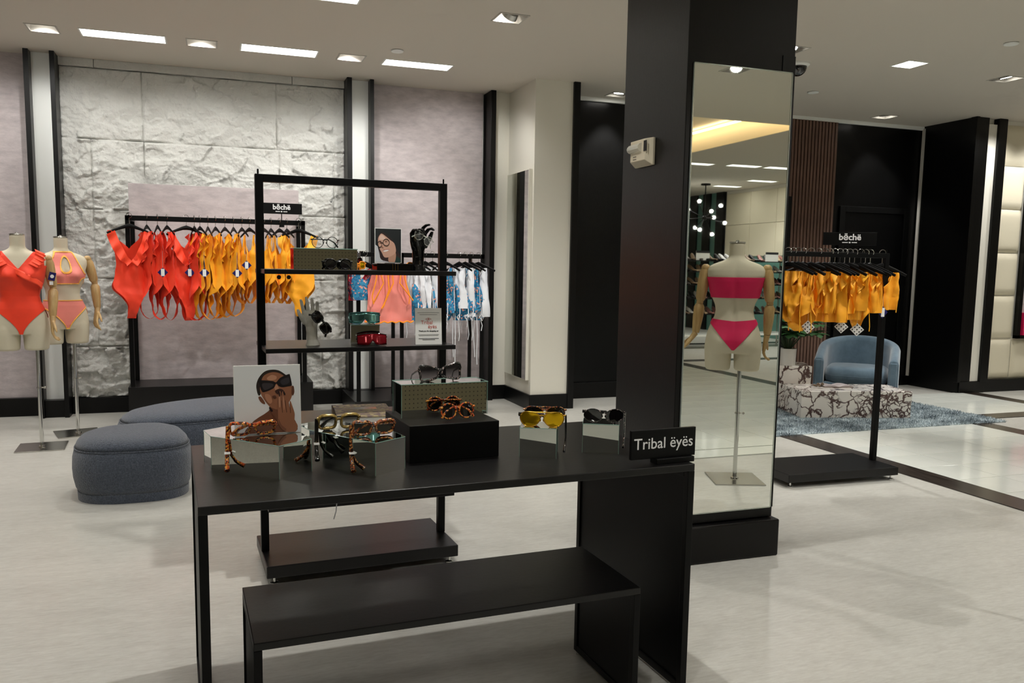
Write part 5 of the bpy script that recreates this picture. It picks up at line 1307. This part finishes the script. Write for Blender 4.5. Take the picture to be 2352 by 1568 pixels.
# ------------------------------------------------------------------ shoe department (behind the camera, seen in the tall mirror)
def shoe_proto():
    b = MB(); rings = []
    for k in range(9):
        u = k / 8; x = -.12 + .24 * u; w = .030 + .012 * sin(pi * u); top = .075 if u < .25 else .075 - .045 * min(1, (u - .25) / .45); hl = .05 * max(0, 1 - u / .5)
        rings.append([(x, w * cos(a), hl + (top - 0) * .5 * (1 + sin(a))) for a in [2 * pi * j / 10 for j in range(10)]])
    b.loft(rings); o = b.build('upper', 'shoe0', None, True); return o.data
SHM = shoe_proto(); hb = MB().cyl((-.10, 0, 0), (-.10, 0, .06), .008, .016, 8).box(-.02, .11, -.03, .03, 0, .006).build('tmp', 'shoe3', None); HEEL = hb.data; bpy.data.objects.remove(hb)
for o in list(bpy.data.objects):
    if o.type == 'MESH' and o.data == SHM: bpy.data.objects.remove(o)
SHV = []
for i in range(6): me = SHM.copy(); me.materials.clear(); me.materials.append(MT['shoe%d' % i]); SHV.append(me)
random.seed(21); num = 0
for ri, (rx0, rx1, ry) in enumerate([(7.85, 9.0, -6.35), (9.1, 10.25, -6.45)]):
    t = thing('shoe_rack', ['chrome and black tiered shoe rack, left one in the tall mirror', 'chrome and black tiered shoe rack, right one in the tall mirror'][ri], 'rack', ((rx0 + rx1) / 2, ry, 0)); w = (rx1 - rx0) / 2
    f = MB()
    for s in (-1, 1):
        for y in (-.2, .2): f.box(s * w - .012, s * w + .012, y - .012, y + .012, 0, 1.62)
        f.box(s * w - .012, s * w + .012, -.2, .2, .06, .08)
    f.build('frame', 'steel', t)
    MB().box(-w, w, -.24, .24, .22, .25).build('lower_shelf', 'wall_white', t)
    for j, z in enumerate((.62, .90, 1.15, 1.38, 1.58)):
        sh = MB().box(-w, w, -.2, .2, z - .012, z).build('shelf', 'black_shelf', t)
        for k in range(8):
            ci = random.randrange(6)
            s_ = thing('shoe', '%s shoe, %s from left on the %s shelf of the %s mirrored shoe rack' % (['dusty rose', 'brown', 'white', 'black', 'tan', 'grey'][ci], ORD[k], ['lowest', 'second', 'middle', 'fourth', 'top'][j], ['left', 'right'][ri]), 'shoe', (rx0 + .12 + (rx1 - rx0 - .24) * k / 7 + random.uniform(-.012, .012), ry + .06, z), random.uniform(1.2, 1.9), 'shoes on the mirrored racks')
            for nm, me, dz in (('upper', SHV[ci], .006), ('heel', HEEL, 0)):
                q = bpy.data.objects.new(nm, me); COL.objects.link(q); q.parent = s_; q.location.z = dz
for i, x in enumerate((8.25, 9.72)):
    t = thing('sign_card', ['white sign card with black header on the left shoe rack', 'white sign card with black header on the right shoe rack'][i], 'sign', (x, -6.22, 1.58))
    MB().box(-.14, .14, -.004, .004, 0, .17).build('card', 'white_card', t); MB().box(-.14, .14, .004, .006, .13, .17).build('header', 'ink', t)
# sputnik chandelier
t = thing('chandelier', 'black sputnik chandelier with round white bulbs, seen in the tall mirror', 'chandelier', (9.68, -8.45, ZC))
MB().cyl((0, 0, 0), (0, 0, -.03), .10, n=20).cyl((0, 0, 0), (0, 0, -.68), .012, n=8).sphere((0, 0, -.70), .05, 8).build('stem', 'black_metal', t, True)
random.seed(5)
for k in range(10):
    zz_ = -1 + 2 * (k + .5) / 10; a = k * 2.4; r = sqrt(1 - zz_ * zz_); d_ = Vector((r * cos(a), r * sin(a), zz_ * .8)) * .46
    o = MB().cyl((0, 0, -.70), tuple(d_ * .86 + Vector((0, 0, -.70))), .008, n=6).cyl(tuple(d_ * .8 + Vector((0, 0, -.70))), tuple(d_ * .9 + Vector((0, 0, -.70))), .02, n=8).build('arm', 'black_metal', t)
    MB().sphere(tuple(d_ + Vector((0, 0, -.70))), .036, 6).build('bulb', 'bulb', o, True)
